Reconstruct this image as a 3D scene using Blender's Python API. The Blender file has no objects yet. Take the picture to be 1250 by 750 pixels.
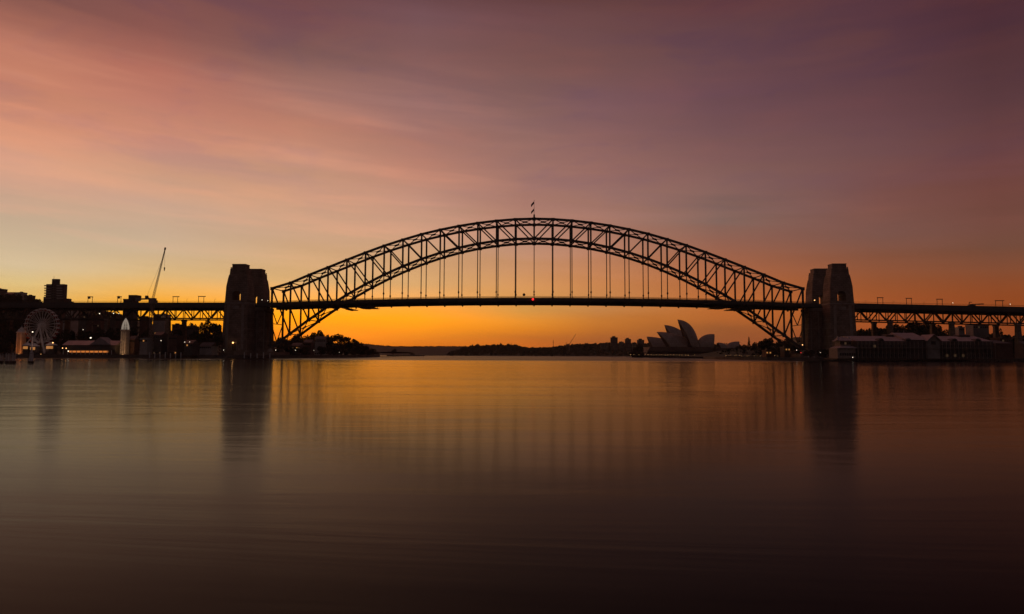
import bpy, math, random
from mathutils import Vector, Matrix
from math import sin, cos, pi, radians as R

random.seed(7)
scene = bpy.context.scene
COL = scene.collection

# ------------------------------------------------------------------ camera
F_PX, PITCH, YAW, ROLL, CZ, DIST = 830.0, 0.0701, -0.0325, 0.0036, 4.0, 643.0
CAM = Vector((0, -DIST, CZ))
_fw = Vector((sin(YAW) * cos(PITCH), cos(YAW) * cos(PITCH), sin(PITCH)))
_r0 = Vector((cos(YAW), -sin(YAW), 0))
_u0 = _r0.cross(_fw)
_rt = _r0 * cos(ROLL) + _u0 * sin(ROLL)
_up = _rt.cross(_fw)
cam_data = bpy.data.cameras.new('camera')
cam_data.sensor_width = 36
cam_data.lens = 36 * F_PX / 1250
cam_data.clip_start = 1
cam_data.clip_end = 30000
cam = bpy.data.objects.new('camera', cam_data)
COL.objects.link(cam)
m = Matrix((_rt, _up, -_fw)).transposed().to_4x4()
m.translation = CAM
cam.matrix_world = m
scene.camera = cam


def at(px, py, Y):
    """the point at depth Y seen at photo pixel px, py"""
    d = _fw + _rt * ((px - 625) / F_PX) + _up * ((375 - py) / F_PX)
    t = (Y + DIST) / d.y
    return CAM + d * t


# ------------------------------------------------------------------ render, exposure
scene.render.engine = 'CYCLES'
scene.cycles.use_denoising = True
try:
    scene.cycles.denoiser = 'OPENIMAGEDENOISE'
except Exception:
    pass
scene.cycles.max_bounces = 5
scene.cycles.diffuse_bounces = 2
scene.cycles.glossy_bounces = 3
scene.cycles.volume_bounces = 0
scene.cycles.transparent_max_bounces = 4
scene.cycles.caustics_reflective = False
scene.cycles.caustics_refractive = False
vs = scene.view_settings
vs.view_transform = 'Standard'
vs.look = 'None'
vs.exposure = 0.0
vs.gamma = 1.0
vs.use_curve_mapping = False


# ------------------------------------------------------------------ node helper
class NT:
    def __init__(s, tree):
        s.t = tree
        s.n = tree.nodes
        s.l = tree.links

    def new(s, typ, **kw):
        nd = s.n.new(typ)
        for k, v in kw.items():
            setattr(nd, k, v)
        return nd

    def link(s, a, b):
        s.l.new(a, b)

    def math(s, op, a, b=None, c=None, clamp=False):
        nd = s.new('ShaderNodeMath', operation=op, use_clamp=clamp)
        for i, v in enumerate((a, b, c)):
            if v is None:
                continue
            if isinstance(v, (int, float)):
                nd.inputs[i].default_value = v
            else:
                s.link(v, nd.inputs[i])
        return nd.outputs[0]

    def remap(s, v, a, b, c=0.0, d=1.0, smooth=True):
        nd = s.new('ShaderNodeMapRange', interpolation_type='SMOOTHSTEP' if smooth else 'LINEAR')
        s.link(v, nd.inputs[0])
        for i, x in enumerate((a, b, c, d)):
            nd.inputs[i + 1].default_value = x
        return nd.outputs[0]

    def mix(s, f, a, b, blend='MIX'):
        nd = s.new('ShaderNodeMix', data_type='RGBA', blend_type=blend)
        for i, v in ((0, f), (6, a), (7, b)):
            if isinstance(v, (int, float)):
                nd.inputs[i].default_value = v
            elif isinstance(v, tuple):
                nd.inputs[i].default_value = v if len(v) == 4 else v + (1,)
            else:
                s.link(v, nd.inputs[i])
        return nd.outputs[2]

    def noise(s, vec, scale, detail=4, rough=0.55, dist=0.0):
        nd = s.new('ShaderNodeTexNoise')
        if vec is not None:
            s.link(vec, nd.inputs['Vector'])
        nd.inputs['Scale'].default_value = scale
        nd.inputs['Detail'].default_value = detail
        nd.inputs['Roughness'].default_value = rough
        nd.inputs['Distortion'].default_value = dist
        return nd.outputs['Fac']


# ------------------------------------------------------------------ world: the afterglow sky
# sky colour by compass bearing (degrees east of the bridge axis) and elevation
SKY = [
    (-37.5, [(-4, 0.896, 0.3121, 0.0253), (0, 0.896, 0.3121, 0.0253), (0.8, 0.9033, 0.3594, 0.0379), (1.5, 0.9097, 0.4016, 0.0491), (2.2, 0.873, 0.4229, 0.0575), (3, 0.8504, 0.4534, 0.0685), (3.8, 0.8109, 0.4969, 0.1406), (4.8, 0.7669, 0.5449, 0.2278), (6, 0.6937, 0.5333, 0.3225), (7.5, 0.6174, 0.4718, 0.3078), (9, 0.5783, 0.4189, 0.2867), (11, 0.6567, 0.3863, 0.2597), (13, 0.7508, 0.3771, 0.2386), (15.5, 0.663, 0.2843, 0.1754), (18, 0.5977, 0.234, 0.1461), (21, 0.4589, 0.1671, 0.1122), (24, 0.2075, 0.0812, 0.0712), (27, 0.2073, 0.0811, 0.0711)]),
    (-30.1, [(-4, 0.896, 0.2657, 0.0083), (0, 0.896, 0.2657, 0.0083), (0.8, 0.9533, 0.3204, 0.0093), (1.5, 1.1249, 0.3847, 0.0102), (2.2, 1.1265, 0.415, 0.0105), (3, 1.0935, 0.43, 0.0157), (3.8, 1.0132, 0.4217, 0.026), (4.8, 0.9157, 0.4825, 0.1092), (6, 0.7304, 0.4841, 0.217), (7.5, 0.648, 0.4683, 0.2938), (9, 0.5932, 0.4235, 0.292), (11, 0.6362, 0.3939, 0.2697), (13, 0.666, 0.3506, 0.2236), (15.5, 0.6317, 0.2854, 0.1834), (18, 0.5657, 0.2246, 0.1577), (21, 0.4423, 0.1531, 0.1107), (24, 0.2628, 0.0942, 0.0791), (27, 0.1898, 0.0711, 0.0655)]),
    (-19.6, [(-4, 0.9233, 0.2235, 0.0083), (0, 0.9233, 0.2235, 0.0083), (0.8, 0.9078, 0.2425, 0.0102), (1.5, 1.1893, 0.2995, 0.0119), (2.2, 1.2888, 0.3845, 0.013), (3, 1.4213, 0.4748, 0.0051), (3.8, 1.2725, 0.474, 0.0352), (4.8, 1.0853, 0.4859, 0.1133), (6, 0.7223, 0.4415, 0.189), (7.5, 0.6821, 0.4165, 0.2139), (9, 0.6496, 0.3988, 0.2416), (11, 0.6499, 0.3736, 0.2363), (13, 0.6281, 0.3373, 0.2095), (15.5, 0.5663, 0.2837, 0.1925), (18, 0.5379, 0.2288, 0.154), (21, 0.3227, 0.1495, 0.1267), (24, 0.2058, 0.0965, 0.088), (27, 0.1844, 0.0673, 0.0668)]),
    (-9.8, [(-4, 0.8517, 0.1856, 0.0095), (0, 0.8517, 0.1856, 0.0095), (0.8, 0.8672, 0.219, 0.0113), (1.5, 1.0548, 0.3055, 0.0157), (2.2, 1.1793, 0.3693, 0.0113), (3, 1.3232, 0.4193, 0.011), (3.8, 1.2207, 0.4118, 0.0306), (4.8, 0.9422, 0.4264, 0.1193), (6, 0.7006, 0.3941, 0.1587), (7.5, 0.6755, 0.3798, 0.1829), (9, 0.6321, 0.3634, 0.2097), (11, 0.5887, 0.3285, 0.2166), (13, 0.5513, 0.2892, 0.2096), (15.5, 0.5052, 0.2273, 0.1622), (18, 0.3765, 0.1755, 0.1434), (21, 0.2527, 0.1285, 0.1284), (24, 0.2211, 0.1037, 0.0999), (27, 0.1865, 0.0839, 0.0881)]),
    (-0.8, [(-4, 0.6874, 0.1362, 0.0155), (0, 0.6874, 0.1362, 0.0155), (0.8, 0.7009, 0.1641, 0.017), (1.5, 0.6762, 0.1881, 0.0222), (2.2, 0.8156, 0.248, 0.0169), (3, 0.8537, 0.2997, 0.0306), (3.8, 0.6968, 0.3222, 0.0686), (4.8, 0.7163, 0.3271, 0.0906), (6, 0.6964, 0.3154, 0.1125), (7.5, 0.6021, 0.2895, 0.1428), (9, 0.5108, 0.2649, 0.1731), (11, 0.452, 0.2281, 0.1641), (13, 0.4017, 0.1948, 0.1512), (15.5, 0.3467, 0.1697, 0.1389), (18, 0.2903, 0.1429, 0.1237), (21, 0.2261, 0.1115, 0.1044), (24, 0.1818, 0.086, 0.0814), (27, 0.1672, 0.0688, 0.0673)]),
    (5.3, [(-4, 0.4183, 0.1004, 0.0253), (0, 0.4183, 0.1004, 0.0253), (0.8, 0.4344, 0.1151, 0.0265), (1.5, 0.4551, 0.1302, 0.0274), (2.2, 0.5373, 0.1634, 0.0238), (3, 0.5985, 0.2019, 0.0332), (3.8, 0.587, 0.2418, 0.0702), (4.8, 0.5949, 0.2405, 0.0745), (6, 0.5936, 0.2321, 0.079), (7.5, 0.533, 0.2217, 0.1043), (9, 0.4747, 0.2121, 0.1296), (11, 0.4135, 0.1943, 0.1373), (13, 0.3538, 0.1765, 0.1438), (15.5, 0.3149, 0.1474, 0.122), (18, 0.2609, 0.1221, 0.1139), (21, 0.2011, 0.0949, 0.1024), (24, 0.1704, 0.0769, 0.0751), (27, 0.1536, 0.0633, 0.0597)]),
    (15.2, [(-4, 0.3121, 0.0837, 0.0312), (0, 0.3121, 0.0837, 0.0312), (0.8, 0.3343, 0.0944, 0.0312), (1.5, 0.3541, 0.104, 0.0312), (2.2, 0.3577, 0.1085, 0.0298), (3, 0.4796, 0.1354, 0.0288), (3.8, 0.5437, 0.1503, 0.0305), (4.8, 0.5009, 0.1425, 0.0376), (6, 0.4541, 0.1343, 0.0462), (7.5, 0.3791, 0.1294, 0.0655), (9, 0.3058, 0.1265, 0.0854), (11, 0.2242, 0.1305, 0.1089), (13, 0.2539, 0.1302, 0.1093), (15.5, 0.2177, 0.1045, 0.0963), (18, 0.1763, 0.0819, 0.0883), (21, 0.1432, 0.0649, 0.0814), (24, 0.142, 0.061, 0.0648), (27, 0.125, 0.0443, 0.05)]),
    (26.9, [(-4, 0.3121, 0.0573, 0.0155), (0, 0.3121, 0.0573, 0.0155), (0.8, 0.3488, 0.0676, 0.0167), (1.5, 0.3816, 0.0769, 0.0178), (2.2, 0.3948, 0.082, 0.018), (3, 0.4096, 0.088, 0.0187), (3.8, 0.3728, 0.0863, 0.0209), (4.8, 0.3316, 0.085, 0.0238), (6, 0.2847, 0.084, 0.0326), (7.5, 0.2345, 0.0844, 0.048), (9, 0.194, 0.0865, 0.0671), (11, 0.2224, 0.0865, 0.0675), (13, 0.2019, 0.0815, 0.0727), (15.5, 0.161, 0.0704, 0.0727), (18, 0.1355, 0.0565, 0.0645), (21, 0.1121, 0.0458, 0.056), (24, 0.1174, 0.0432, 0.0472), (27, 0.1234, 0.0414, 0.0428)]),
    (33.8, [(-4, 0.2657, 0.0504, 0.0123), (0, 0.2657, 0.0504, 0.0123), (0.8, 0.2746, 0.0539, 0.0129), (1.5, 0.2825, 0.0571, 0.0134), (2.2, 0.2768, 0.0574, 0.0133), (3, 0.276, 0.0588, 0.0135), (3.8, 0.2789, 0.0609, 0.0137), (4.8, 0.2674, 0.0649, 0.019), (6, 0.2317, 0.0699, 0.0297), (7.5, 0.1745, 0.07, 0.045), (9, 0.1719, 0.0653, 0.0471), (11, 0.1807, 0.0619, 0.0466), (13, 0.1659, 0.0591, 0.0554), (15.5, 0.1283, 0.0485, 0.0502), (18, 0.0966, 0.0387, 0.0446), (21, 0.0873, 0.032, 0.0379), (24, 0.0988, 0.0299, 0.0323), (27, 0.0986, 0.0299, 0.0322)]),
]

SUN_AZ, SUN_EL = -17.0, 0.5
world = bpy.data.worlds.new('World')
scene.world = world
world.use_nodes = True
W = NT(world.node_tree)
W.n.clear()
tc = W.new('ShaderNodeTexCoord')
sep = W.new('ShaderNodeSeparateXYZ')
W.link(tc.outputs['Generated'], sep.inputs[0])
dx, dy, dz = sep.outputs
el0 = W.math('MULTIPLY', W.math('ARCSINE', dz), 180 / pi)
az = W.math('MULTIPLY', W.math('ARCTAN2', dx, dy), 180 / pi)
# thin high cloud: noise stretched along slightly slanting streaks, shifting where the bands lie
comb = W.new('ShaderNodeCombineXYZ')
W.link(W.math('MULTIPLY', dx, 2.2), comb.inputs[0])
W.link(W.math('MULTIPLY', dy, 2.2), comb.inputs[1])
W.link(W.math('MULTIPLY', W.math('ADD', dz, W.math('MULTIPLY', dx, 0.05)), 17.0), comb.inputs[2])
n_big = W.noise(comb.outputs[0], 0.8, 5, 0.55, 0.6)
comb2 = W.new('ShaderNodeCombineXYZ')
W.link(W.math('MULTIPLY', dx, 3.0), comb2.inputs[0])
W.link(W.math('MULTIPLY', dy, 3.0), comb2.inputs[1])
W.link(W.math('MULTIPLY', W.math('ADD', dz, W.math('MULTIPLY', dx, 0.06)), 34.0), comb2.inputs[2])
n_fine = W.noise(comb2.outputs[0], 1.0, 5, 0.5, 0.5)
amp = W.remap(el0, 4.0, 14.0, 0.10, 1.0)
shift = W.math('ADD', W.math('MULTIPLY', W.math('SUBTRACT', n_big, 0.5), 3.2), W.math('MULTIPLY', W.math('SUBTRACT', n_fine, 0.5), 3.4))
el = W.math('ADD', el0, W.math('MULTIPLY', shift, amp))
E0, E1 = -4.0, 90.0
fac_el = W.remap(el, E0, E1, 0, 1, smooth=False)
HIGH = {  # unseen sky above the frame, made up to tone its reflection in the water: [elevation, r, g, b] from the pink west end to the dark east end
    0: [(30, .85, .23, .12), (36, 1.2, .29, .14), (52, 1.1, .26, .12), (62, .10, .05, .045), (90, .13, .088, .098)],
    1: [(31, .48, .14, .08), (38, .60, .155, .085), (52, .30, .078, .042), (62, .09, .055, .06), (90, .13, .088, .098)],
    2: [(30, .10, .036, .034), (33, .015, .006, .005), (38, .007, .0035, .0035), (47, .008, .004, .004), (62, .06, .042, .046), (90, .13, .088, .098)],
}


def ramp(stops, fac):
    nd = W.new('ShaderNodeValToRGB')
    cr = nd.color_ramp
    cr.interpolation = 'LINEAR'
    while len(cr.elements) > 1:
        cr.elements.remove(cr.elements[-1])
    for i, (e, r, g, b) in enumerate(stops):
        p = (e - E0) / (E1 - E0)
        el_ = cr.elements[0] if i == 0 else cr.elements.new(p)
        el_.position = p
        el_.color = (r, g, b, 1)
    W.link(fac, nd.inputs[0])
    return nd.outputs[0]


col = None
prev = None
for i, (a, stops) in enumerate(SKY):
    hi = HIGH[0 if i < 1 else 1 if i < 2 else 2]
    c = ramp(stops + hi, fac_el)
    if col is None:
        col = c
    else:
        col = W.mix(W.remap(az, prev, a, 0, 1, smooth=False), col, c)
    prev = a
# the sky behind the camera, away from the dawn
back = ramp([(-4, .036, .021, .019), (0, .036, .021, .019), (8, .040, .024, .022), (20, .042, .026, .026), (45, .07, .048, .052), (90, .13, .088, .098)], fac_el)
col = W.mix(W.remap(W.math('ABSOLUTE', az), 42, 95, 0, 1), col, back)
# fine peach streaks in the lit cloud, and cooler gaps between them
streak = W.math('MULTIPLY', W.remap(n_fine, .44, .74), W.math('MULTIPLY', W.remap(el0, 5.5, 9.5), W.remap(el0, 26, 15)))
west = W.remap(az, 8, -16, 0.0, 0.28)
col = W.mix(W.math('MULTIPLY', streak, west), col, (.80, .36, .21))
gap = W.math('MULTIPLY', W.remap(n_big, .56, .40), W.math('MULTIPLY', W.remap(el0, 7, 12), .22))
col = W.mix(gap, col, W.mix(1.0, col, (.66, .72, .98), 'MULTIPLY'))
# broad soft mottling of pink and mauve higher up
comb3 = W.new('ShaderNodeCombineXYZ')
W.link(W.math('MULTIPLY', dx, 3.2), comb3.inputs[0])
W.link(W.math('MULTIPLY', dy, 3.2), comb3.inputs[1])
W.link(W.math('MULTIPLY', W.math('ADD', dz, W.math('MULTIPLY', dx, -0.03)), 11.0), comb3.inputs[2])
n_mot = W.noise(comb3.outputs[0], 1.3, 6, 0.58, 0.3)
hi_el = W.remap(el0, 9, 17)
col = W.mix(W.math('MULTIPLY', W.remap(n_mot, .52, .70), W.math('MULTIPLY', hi_el, .55)), col, W.mix(1.0, col, (1.18, 1.06, 1.0), 'MULTIPLY'))
col = W.mix(W.math('MULTIPLY', W.remap(n_mot, .50, .33), W.math('MULTIPLY', hi_el, .65)), col, W.mix(1.0, col, (.80, .84, 1.08), 'MULTIPLY'))
# brightness of the streaks
br = W.math('ADD', 1.0, W.math('MULTIPLY', W.math('MULTIPLY', W.math('SUBTRACT', n_fine, 0.5), 0.34), W.remap(el0, 2.0, 12.0, 0.75, 1.0)))
col = W.mix(1.0, col, br, 'MULTIPLY')
bg = W.new('ShaderNodeBackground')
W.link(col, bg.inputs[0])
bg.inputs[1].default_value = 1.0
nish = W.new('ShaderNodeTexSky', sky_type='NISHITA')
nish.sun_disc = False
nish.sun_elevation = R(SUN_EL)
nish.sun_rotation = R(SUN_AZ)
bg2 = W.new('ShaderNodeBackground')
W.link(nish.outputs[0], bg2.inputs[0])
bg2.inputs[1].default_value = 0.004
add = W.new('ShaderNodeAddShader')
W.link(bg.outputs[0], add.inputs[0])
W.link(bg2.outputs[0], add.inputs[1])
wo = W.new('ShaderNodeOutputWorld')
W.link(add.outputs[0], wo.inputs[0])

# the last of the sun's glow, on the horizon behind the bridge
sl = bpy.data.lights.new('sun', 'SUN')
sl.energy = 0.004
sl.angle = R(14)
sl.color = (1.0, 0.42, 0.10)
sun = bpy.data.objects.new('sun', sl)
COL.objects.link(sun)
sun.rotation_euler = (R(90 - 1.5), 0, R(180 - SUN_AZ))


# ------------------------------------------------------------------ materials
def mat(name, base, rough=0.7, var=0.25, scale=0.3, metallic=0.0, emit=None, strength=0.0, brick=None, spec=0.3, tint=None):
    mt = bpy.data.materials.new(name)
    mt.use_nodes = True
    N = NT(mt.node_tree)
    p = N.n['Principled BSDF']
    p.inputs['Roughness'].default_value = rough
    p.inputs['Metallic'].default_value = metallic
    p.inputs['Specular IOR Level'].default_value = spec
    t = N.new('ShaderNodeTexCoord')
    vec = t.outputs['Object']
    a = tuple(max(0.0, c * (1 - var)) for c in base)
    b = tint or tuple(min(1.0, c * (1 + var)) for c in base)
    c = N.mix(N.remap(N.noise(vec, scale, 5, 0.65), 0.3, 0.7), a, b)
    c = N.mix(N.math('MULTIPLY', N.remap(N.noise(vec, scale * 7, 3), 0.35, 0.65), 0.35), c, tuple(x * 0.6 for x in base))
    if brick:
        mp = N.new('ShaderNodeMapping')
        mp.inputs['Rotation'].default_value = (R(90), 0, 0)
        N.link(vec, mp.inputs[0])
        bk = N.new('ShaderNodeTexBrick')
        N.link(mp.outputs[0], bk.inputs[0])
        bk.inputs['Scale'].default_value = 1.0
        bk.inputs['Brick Width'].default_value = brick[0]
        bk.inputs['Row Height'].default_value = brick[1]
        bk.inputs['Mortar Size'].default_value = brick[2]
        bk.inputs['Color1'].default_value = (1, 1, 1, 1)
        bk.inputs['Color2'].default_value = (.78, .76, .74, 1)
        bk.inputs['Mortar'].default_value = (.5, .5, .5, 1)
        c = N.mix(1.0, c, bk.outputs[0], 'MULTIPLY')
    N.link(c, p.inputs['Base Color'])
    if emit:
        p.inputs['Emission Color'].default_value = emit + (1,)
        p.inputs['Emission Strength'].default_value = strength
    return mt


M = {}
M['steel'] = mat('painted_steel', (.075, .075, .075), .55, .2, .4)
M['asphalt'] = mat('asphalt', (.05, .05, .05), .9, .2, .5)
M['granite'] = mat('granite', (.29, .225, .185), .9, .34, .12, brick=(3.6, 1.9, .12))
M['granite_trim'] = mat('granite_trim', (.32, .27, .235), .85, .2, .2)
M['concrete'] = mat('concrete', (.26, .245, .23), .85, .25, .15)
M['dark_wall'] = mat('dark_wall', (.11, .10, .095), .8, .25, .2)
M['brick'] = mat('brick', (.17, .10, .08), .85, .25, .2, brick=(1.2, .5, .05))
M['render'] = mat('pale_render', (.42, .39, .36), .8, .2, .15)
M['glass'] = mat('window_glass', (.03, .035, .04), .15, .2, .3, spec=.5)
M['roof'] = mat('slate_roof', (.10, .095, .10), .6, .25, .25)
M['metal_roof'] = mat('metal_roof', (.36, .30, .31), .55, .2, .3)
M['white'] = mat('white_paint', (.7, .69, .67), .6, .12, .3)
M['tile'] = mat('shell_tile', (.35, .28, .235), .45, .07, .1, brick=(4.0, 4.0, .12))
M['podium'] = mat('podium_stone', (.13, .09, .075), .8, .2, .1)
M['timber'] = mat('timber', (.10, .075, .055), .85, .3, .6)
M['pale_timber'] = mat('weathered_timber', (.30, .26, .23), .85, .3, .8)
M['trunk'] = mat('bark', (.07, .05, .04), .9, .3, 1.0)
M['leaf'] = mat('foliage', (.045, .055, .028), .8, .5, .12, tint=(.085, .09, .04))
M['leaf_dark'] = mat('foliage_dark', (.030, .038, .022), .8, .5, .12, tint=(.055, .06, .03))
M['land'] = mat('earth', (.035, .03, .022), .95, .3, .02)
M['wood'] = mat('wooded_hill', (.045, .05, .032), .95, .5, .008)
M['seawall'] = mat('seawall_stone', (.20, .17, .145), .9, .3, .1, brick=(2.0, .7, .06))
M['crane'] = mat('crane_paint', (.30, .23, .20), .6, .2, .3)
M['flag_blue'] = mat('flag_blue', (.02, .03, .10), .8, .1, .5)
M['red'] = mat('red_paint', (.30, .05, .04), .6, .2, .5)
M['sign'] = mat('sign_face', (.10, .10, .11), .6, .1, .5)


def glow(name, color, strength):
    mt = bpy.data.materials.new(name)
    mt.use_nodes = True
    N = NT(mt.node_tree)
    p = N.n['Principled BSDF']
    p.inputs['Base Color'].default_value = (.2, .2, .2, 1)
    p.inputs['Emission Color'].default_value = color + (1,)
    p.inputs['Emission Strength'].default_value = strength
    return mt


M['bulb_warm'] = glow('bulb_warm', (1, .48, .16), 3.5)
M['bulb_white'] = glow('bulb_white', (1, .85, .62), 2.6)
M['bulb_red'] = glow('bulb_red', (1, .02, .02), 2.2)
M['lit_window'] = glow('lit_window', (1, .40, .10), .38)
M['lit_strip'] = glow('lit_strip', (1, .30, .06), .55)
M['dim_window'] = glow('dim_window', (1, .55, .25), .045)
M['bulb_dim'] = glow('bulb_dim', (1, .50, .18), 1.0)
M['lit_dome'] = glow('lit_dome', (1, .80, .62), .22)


# ------------------------------------------------------------------ mesh builder
class MB:
    def __init__(s):
        s.v, s.f = [], []

    def add(s, vs_, fs):
        o = len(s.v)
        s.v += [tuple(p) for p in vs_]
        s.f += [tuple(i + o for i in f) for f in fs]
        return s

    def frustum(s, cx, cy, z0, hx0, hy0, z1, hx1, hy1):
        v = [(cx + a * hx0, cy + b * hy0, z0) for a, b in ((-1, -1), (1, -1), (1, 1), (-1, 1))]
        v += [(cx + a * hx1, cy + b * hy1, z1) for a, b in ((-1, -1), (1, -1), (1, 1), (-1, 1))]
        return s.add(v, [(3, 2, 1, 0), (4, 5, 6, 7), (0, 1, 5, 4), (1, 2, 6, 5), (2, 3, 7, 6), (3, 0, 4, 7)])

    def box(s, x0, x1, y0, y1, z0, z1):
        return s.frustum((x0 + x1) / 2, (y0 + y1) / 2, z0, (x1 - x0) / 2, (y1 - y0) / 2, z1, (x1 - x0) / 2, (y1 - y0) / 2)

    def bar(s, p, q, w, h=None, w2=None, up=None):
        """box beam from p to q, w wide and h high"""
        h = h or w
        p, q = Vector(p), Vector(q)
        d = (q - p).normalized()
        u = Vector(up) if up else Vector((0, 1, 0))
        if abs(d.dot(u)) > .97:
            u = Vector((1, 0, 0))
        a = d.cross(u).normalized()
        b = a.cross(d)
        k = (w2 or w) / w
        v = [p + a * (i * h / 2) + b * (j * w / 2) for i, j in ((-1, -1), (1, -1), (1, 1), (-1, 1))]
        v += [q + a * (i * h * k / 2) + b * (j * w * k / 2) for i, j in ((-1, -1), (1, -1), (1, 1), (-1, 1))]
        return s.add(v, [(3, 2, 1, 0), (4, 5, 6, 7), (0, 1, 5, 4), (1, 2, 6, 5), (2, 3, 7, 6), (3, 0, 4, 7)])

    def tube(s, p, q, r0, r1=None, n=8):
        r1 = r0 if r1 is None else r1
        p, q = Vector(p), Vector(q)
        d = (q - p).normalized()
        u = Vector((0, 0, 1)) if abs(d.z) < .9 else Vector((1, 0, 0))
        a = d.cross(u).normalized()
        b = d.cross(a)
        v = []
        for c, r in ((p, r0), (q, r1)):
            v += [c + (a * cos(2 * pi * i / n) + b * sin(2 * pi * i / n)) * r for i in range(n)]
        f = [(i, (i + 1) % n, n + (i + 1) % n, n + i) for i in range(n)]
        f += [tuple(range(n))[::-1], tuple(range(n, 2 * n))]
        return s.add(v, f)

    def ball(s, c, r, n=8, m_=6, sz=1.0):
        v, f = [], []
        for j in range(1, m_):
            t = pi * j / m_
            for i in range(n):
                v.append((c[0] + r * sin(t) * cos(2 * pi * i / n), c[1] + r * sin(t) * sin(2 * pi * i / n), c[2] + r * sz * cos(t)))
        v += [(c[0], c[1], c[2] + r * sz), (c[0], c[1], c[2] - r * sz)]
        T, B = len(v) - 2, len(v) - 1
        for j in range(m_ - 2):
            for i in range(n):
                f.append((j * n + i, (j + 1) * n + i, (j + 1) * n + (i + 1) % n, j * n + (i + 1) % n))
        for i in range(n):
            f.append((T, i, (i + 1) % n))
            f.append((B, (m_ - 2) * n + (i + 1) % n, (m_ - 2) * n + i))
        return s.add(v, f)

    def prism(s, poly, z0, z1):
        n = len(poly)
        v = [(x, y, z0) for x, y in poly] + [(x, y, z1) for x, y in poly]
        f = [tuple(range(n))[::-1], tuple(range(n, 2 * n))]
        f += [(i, (i + 1) % n, n + (i + 1) % n, n + i) for i in range(n)]
        return s.add(v, f)

    def wall_poly(s, pts, y0, y1):
        """a polygon in the XZ plane given thickness in Y"""
        n = len(pts)
        v = [(x, y0, z) for x, z in pts] + [(x, y1, z) for x, z in pts]
        f = [tuple(range(n)), tuple(range(n, 2 * n))[::-1]]
        f += [((i + 1) % n, i, n + i, n + (i + 1) % n) for i in range(n)]
        return s.add(v, f)

    def gable(s, x0, x1, y0, y1, z0, zr, along='x', ov=0.0):
        """a pitched roof solid, ridge along x or y"""
        x0, x1, y0, y1 = x0 - ov, x1 + ov, y0 - ov, y1 + ov
        if along == 'x':
            c = (y0 + y1) / 2
            v = [(x0, y0, z0), (x1, y0, z0), (x1, y1, z0), (x0, y1, z0), (x0, c, zr), (x1, c, zr)]
            f = [(3, 2, 1, 0), (0, 1, 5, 4), (2, 3, 4, 5), (1, 2, 5), (3, 0, 4)]
        else:
            c = (x0 + x1) / 2
            v = [(x0, y0, z0), (x1, y0, z0), (x1, y1, z0), (x0, y1, z0), (c, y0, zr), (c, y1, zr)]
            f = [(3, 2, 1, 0), (0, 1, 4), (1, 2, 5, 4), (2, 3, 5), (3, 0, 4, 5)]
        return s.add(v, f)

    def mesh(s, name, m_, org=(0, 0, 0), smooth=False):
        me = bpy.data.meshes.new(name)
        me.from_pydata([(x - org[0], y - org[1], z - org[2]) for x, y, z in s.v], [], s.f)
        me.materials.append(m_)
        if smooth:
            for p in me.polygons:
                p.use_smooth = True
        me.update()
        return me

    def build(s, name, m_, parent=None, smooth=False):
        """link as ONE object; coordinates are the world's, the parent's root stays the origin"""
        org = Vector((0, 0, 0))
        q = parent
        while q is not None:
            org += q.location
            q = q.parent
        me = s.mesh(name, m_ if not isinstance(m_, str) else M[m_], org, smooth)
        o = bpy.data.objects.new(name, me)
        COL.objects.link(o)
        o.parent = parent
        return o


def tag(o, label=None, cat=None, group=None, kind=None):
    for k, v in (('label', label), ('category', cat), ('group', group), ('kind', kind)):
        if v:
            o[k] = v
    return o


def thing(name, label, cat, loc=(0, 0, 0), group=None):
    o = bpy.data.objects.new(name, None)
    o.empty_display_size = 0.5
    COL.objects.link(o)
    o.location = loc
    return tag(o, label, cat, group)


def copy_tree(o, parent=None):
    c = o.copy()
    COL.objects.link(c)
    c.parent = parent
    for ch in [x for x in o.children]:
        copy_tree(ch, c)
    return c


def inst(name, me, parent, loc=(0, 0, 0), rot=(0, 0, 0), scl=(1, 1, 1)):
    o = bpy.data.objects.new(name, me)
    COL.objects.link(o)
    o.parent = parent
    o.location, o.rotation_euler, o.scale = loc, rot, scl
    return o


def structure(name, mb, m_, label=None):
    o = mb.build(name, m_)
    return tag(o, label, None, None, 'structure')


# ------------------------------------------------------------------ the setting: water, shores, hills
wm = bpy.data.materials.new('water')
wm.use_nodes = True
N = NT(wm.node_tree)
p = N.n['Principled BSDF']
p.inputs['Base Color'].default_value = (.004, .004, .004, 1)
p.inputs['IOR'].default_value = 1.075   # long calm exposure: waves hide much of the mirror
g = N.new('ShaderNodeNewGeometry')
sp = N.new('ShaderNodeSeparateXYZ')
N.link(g.outputs['Position'], sp.inputs[0])
mp = N.new('ShaderNodeMapping')
mp.inputs['Scale'].default_value = (.014, .075, 1)
mp.inputs['Rotation'].default_value = (0, 0, R(9))
N.link(g.outputs['Position'], mp.inputs[0])
swell = N.noise(mp.outputs[0], 1.0, 5, .6, 1.4)
mp2 = N.new('ShaderNodeMapping')
mp2.inputs['Scale'].default_value = (.0030, .010, 1)
N.link(g.outputs['Position'], mp2.inputs[0])
patch = N.noise(mp2.outputs[0], 1.0, 3, .5, .4)
bp = N.new('ShaderNodeBump')
N.link(N.remap(sp.outputs[1], -625, -540, .30, 1.0), bp.inputs['Strength'])
bp.inputs['Distance'].default_value = 0.13
mp3 = N.new('ShaderNodeMapping')
mp3.inputs['Scale'].default_value = (.045, .20, 1)
mp3.inputs['Rotation'].default_value = (0, 0, R(-7))
N.link(g.outputs['Position'], mp3.inputs[0])
ripple = N.noise(mp3.outputs[0], 1.0, 3, .6, 1.0)
N.link(N.math('ADD', swell, N.math('MULTIPLY', ripple, .38)), bp.inputs['Height'])
N.link(bp.outputs[0], p.inputs['Normal'])
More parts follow.
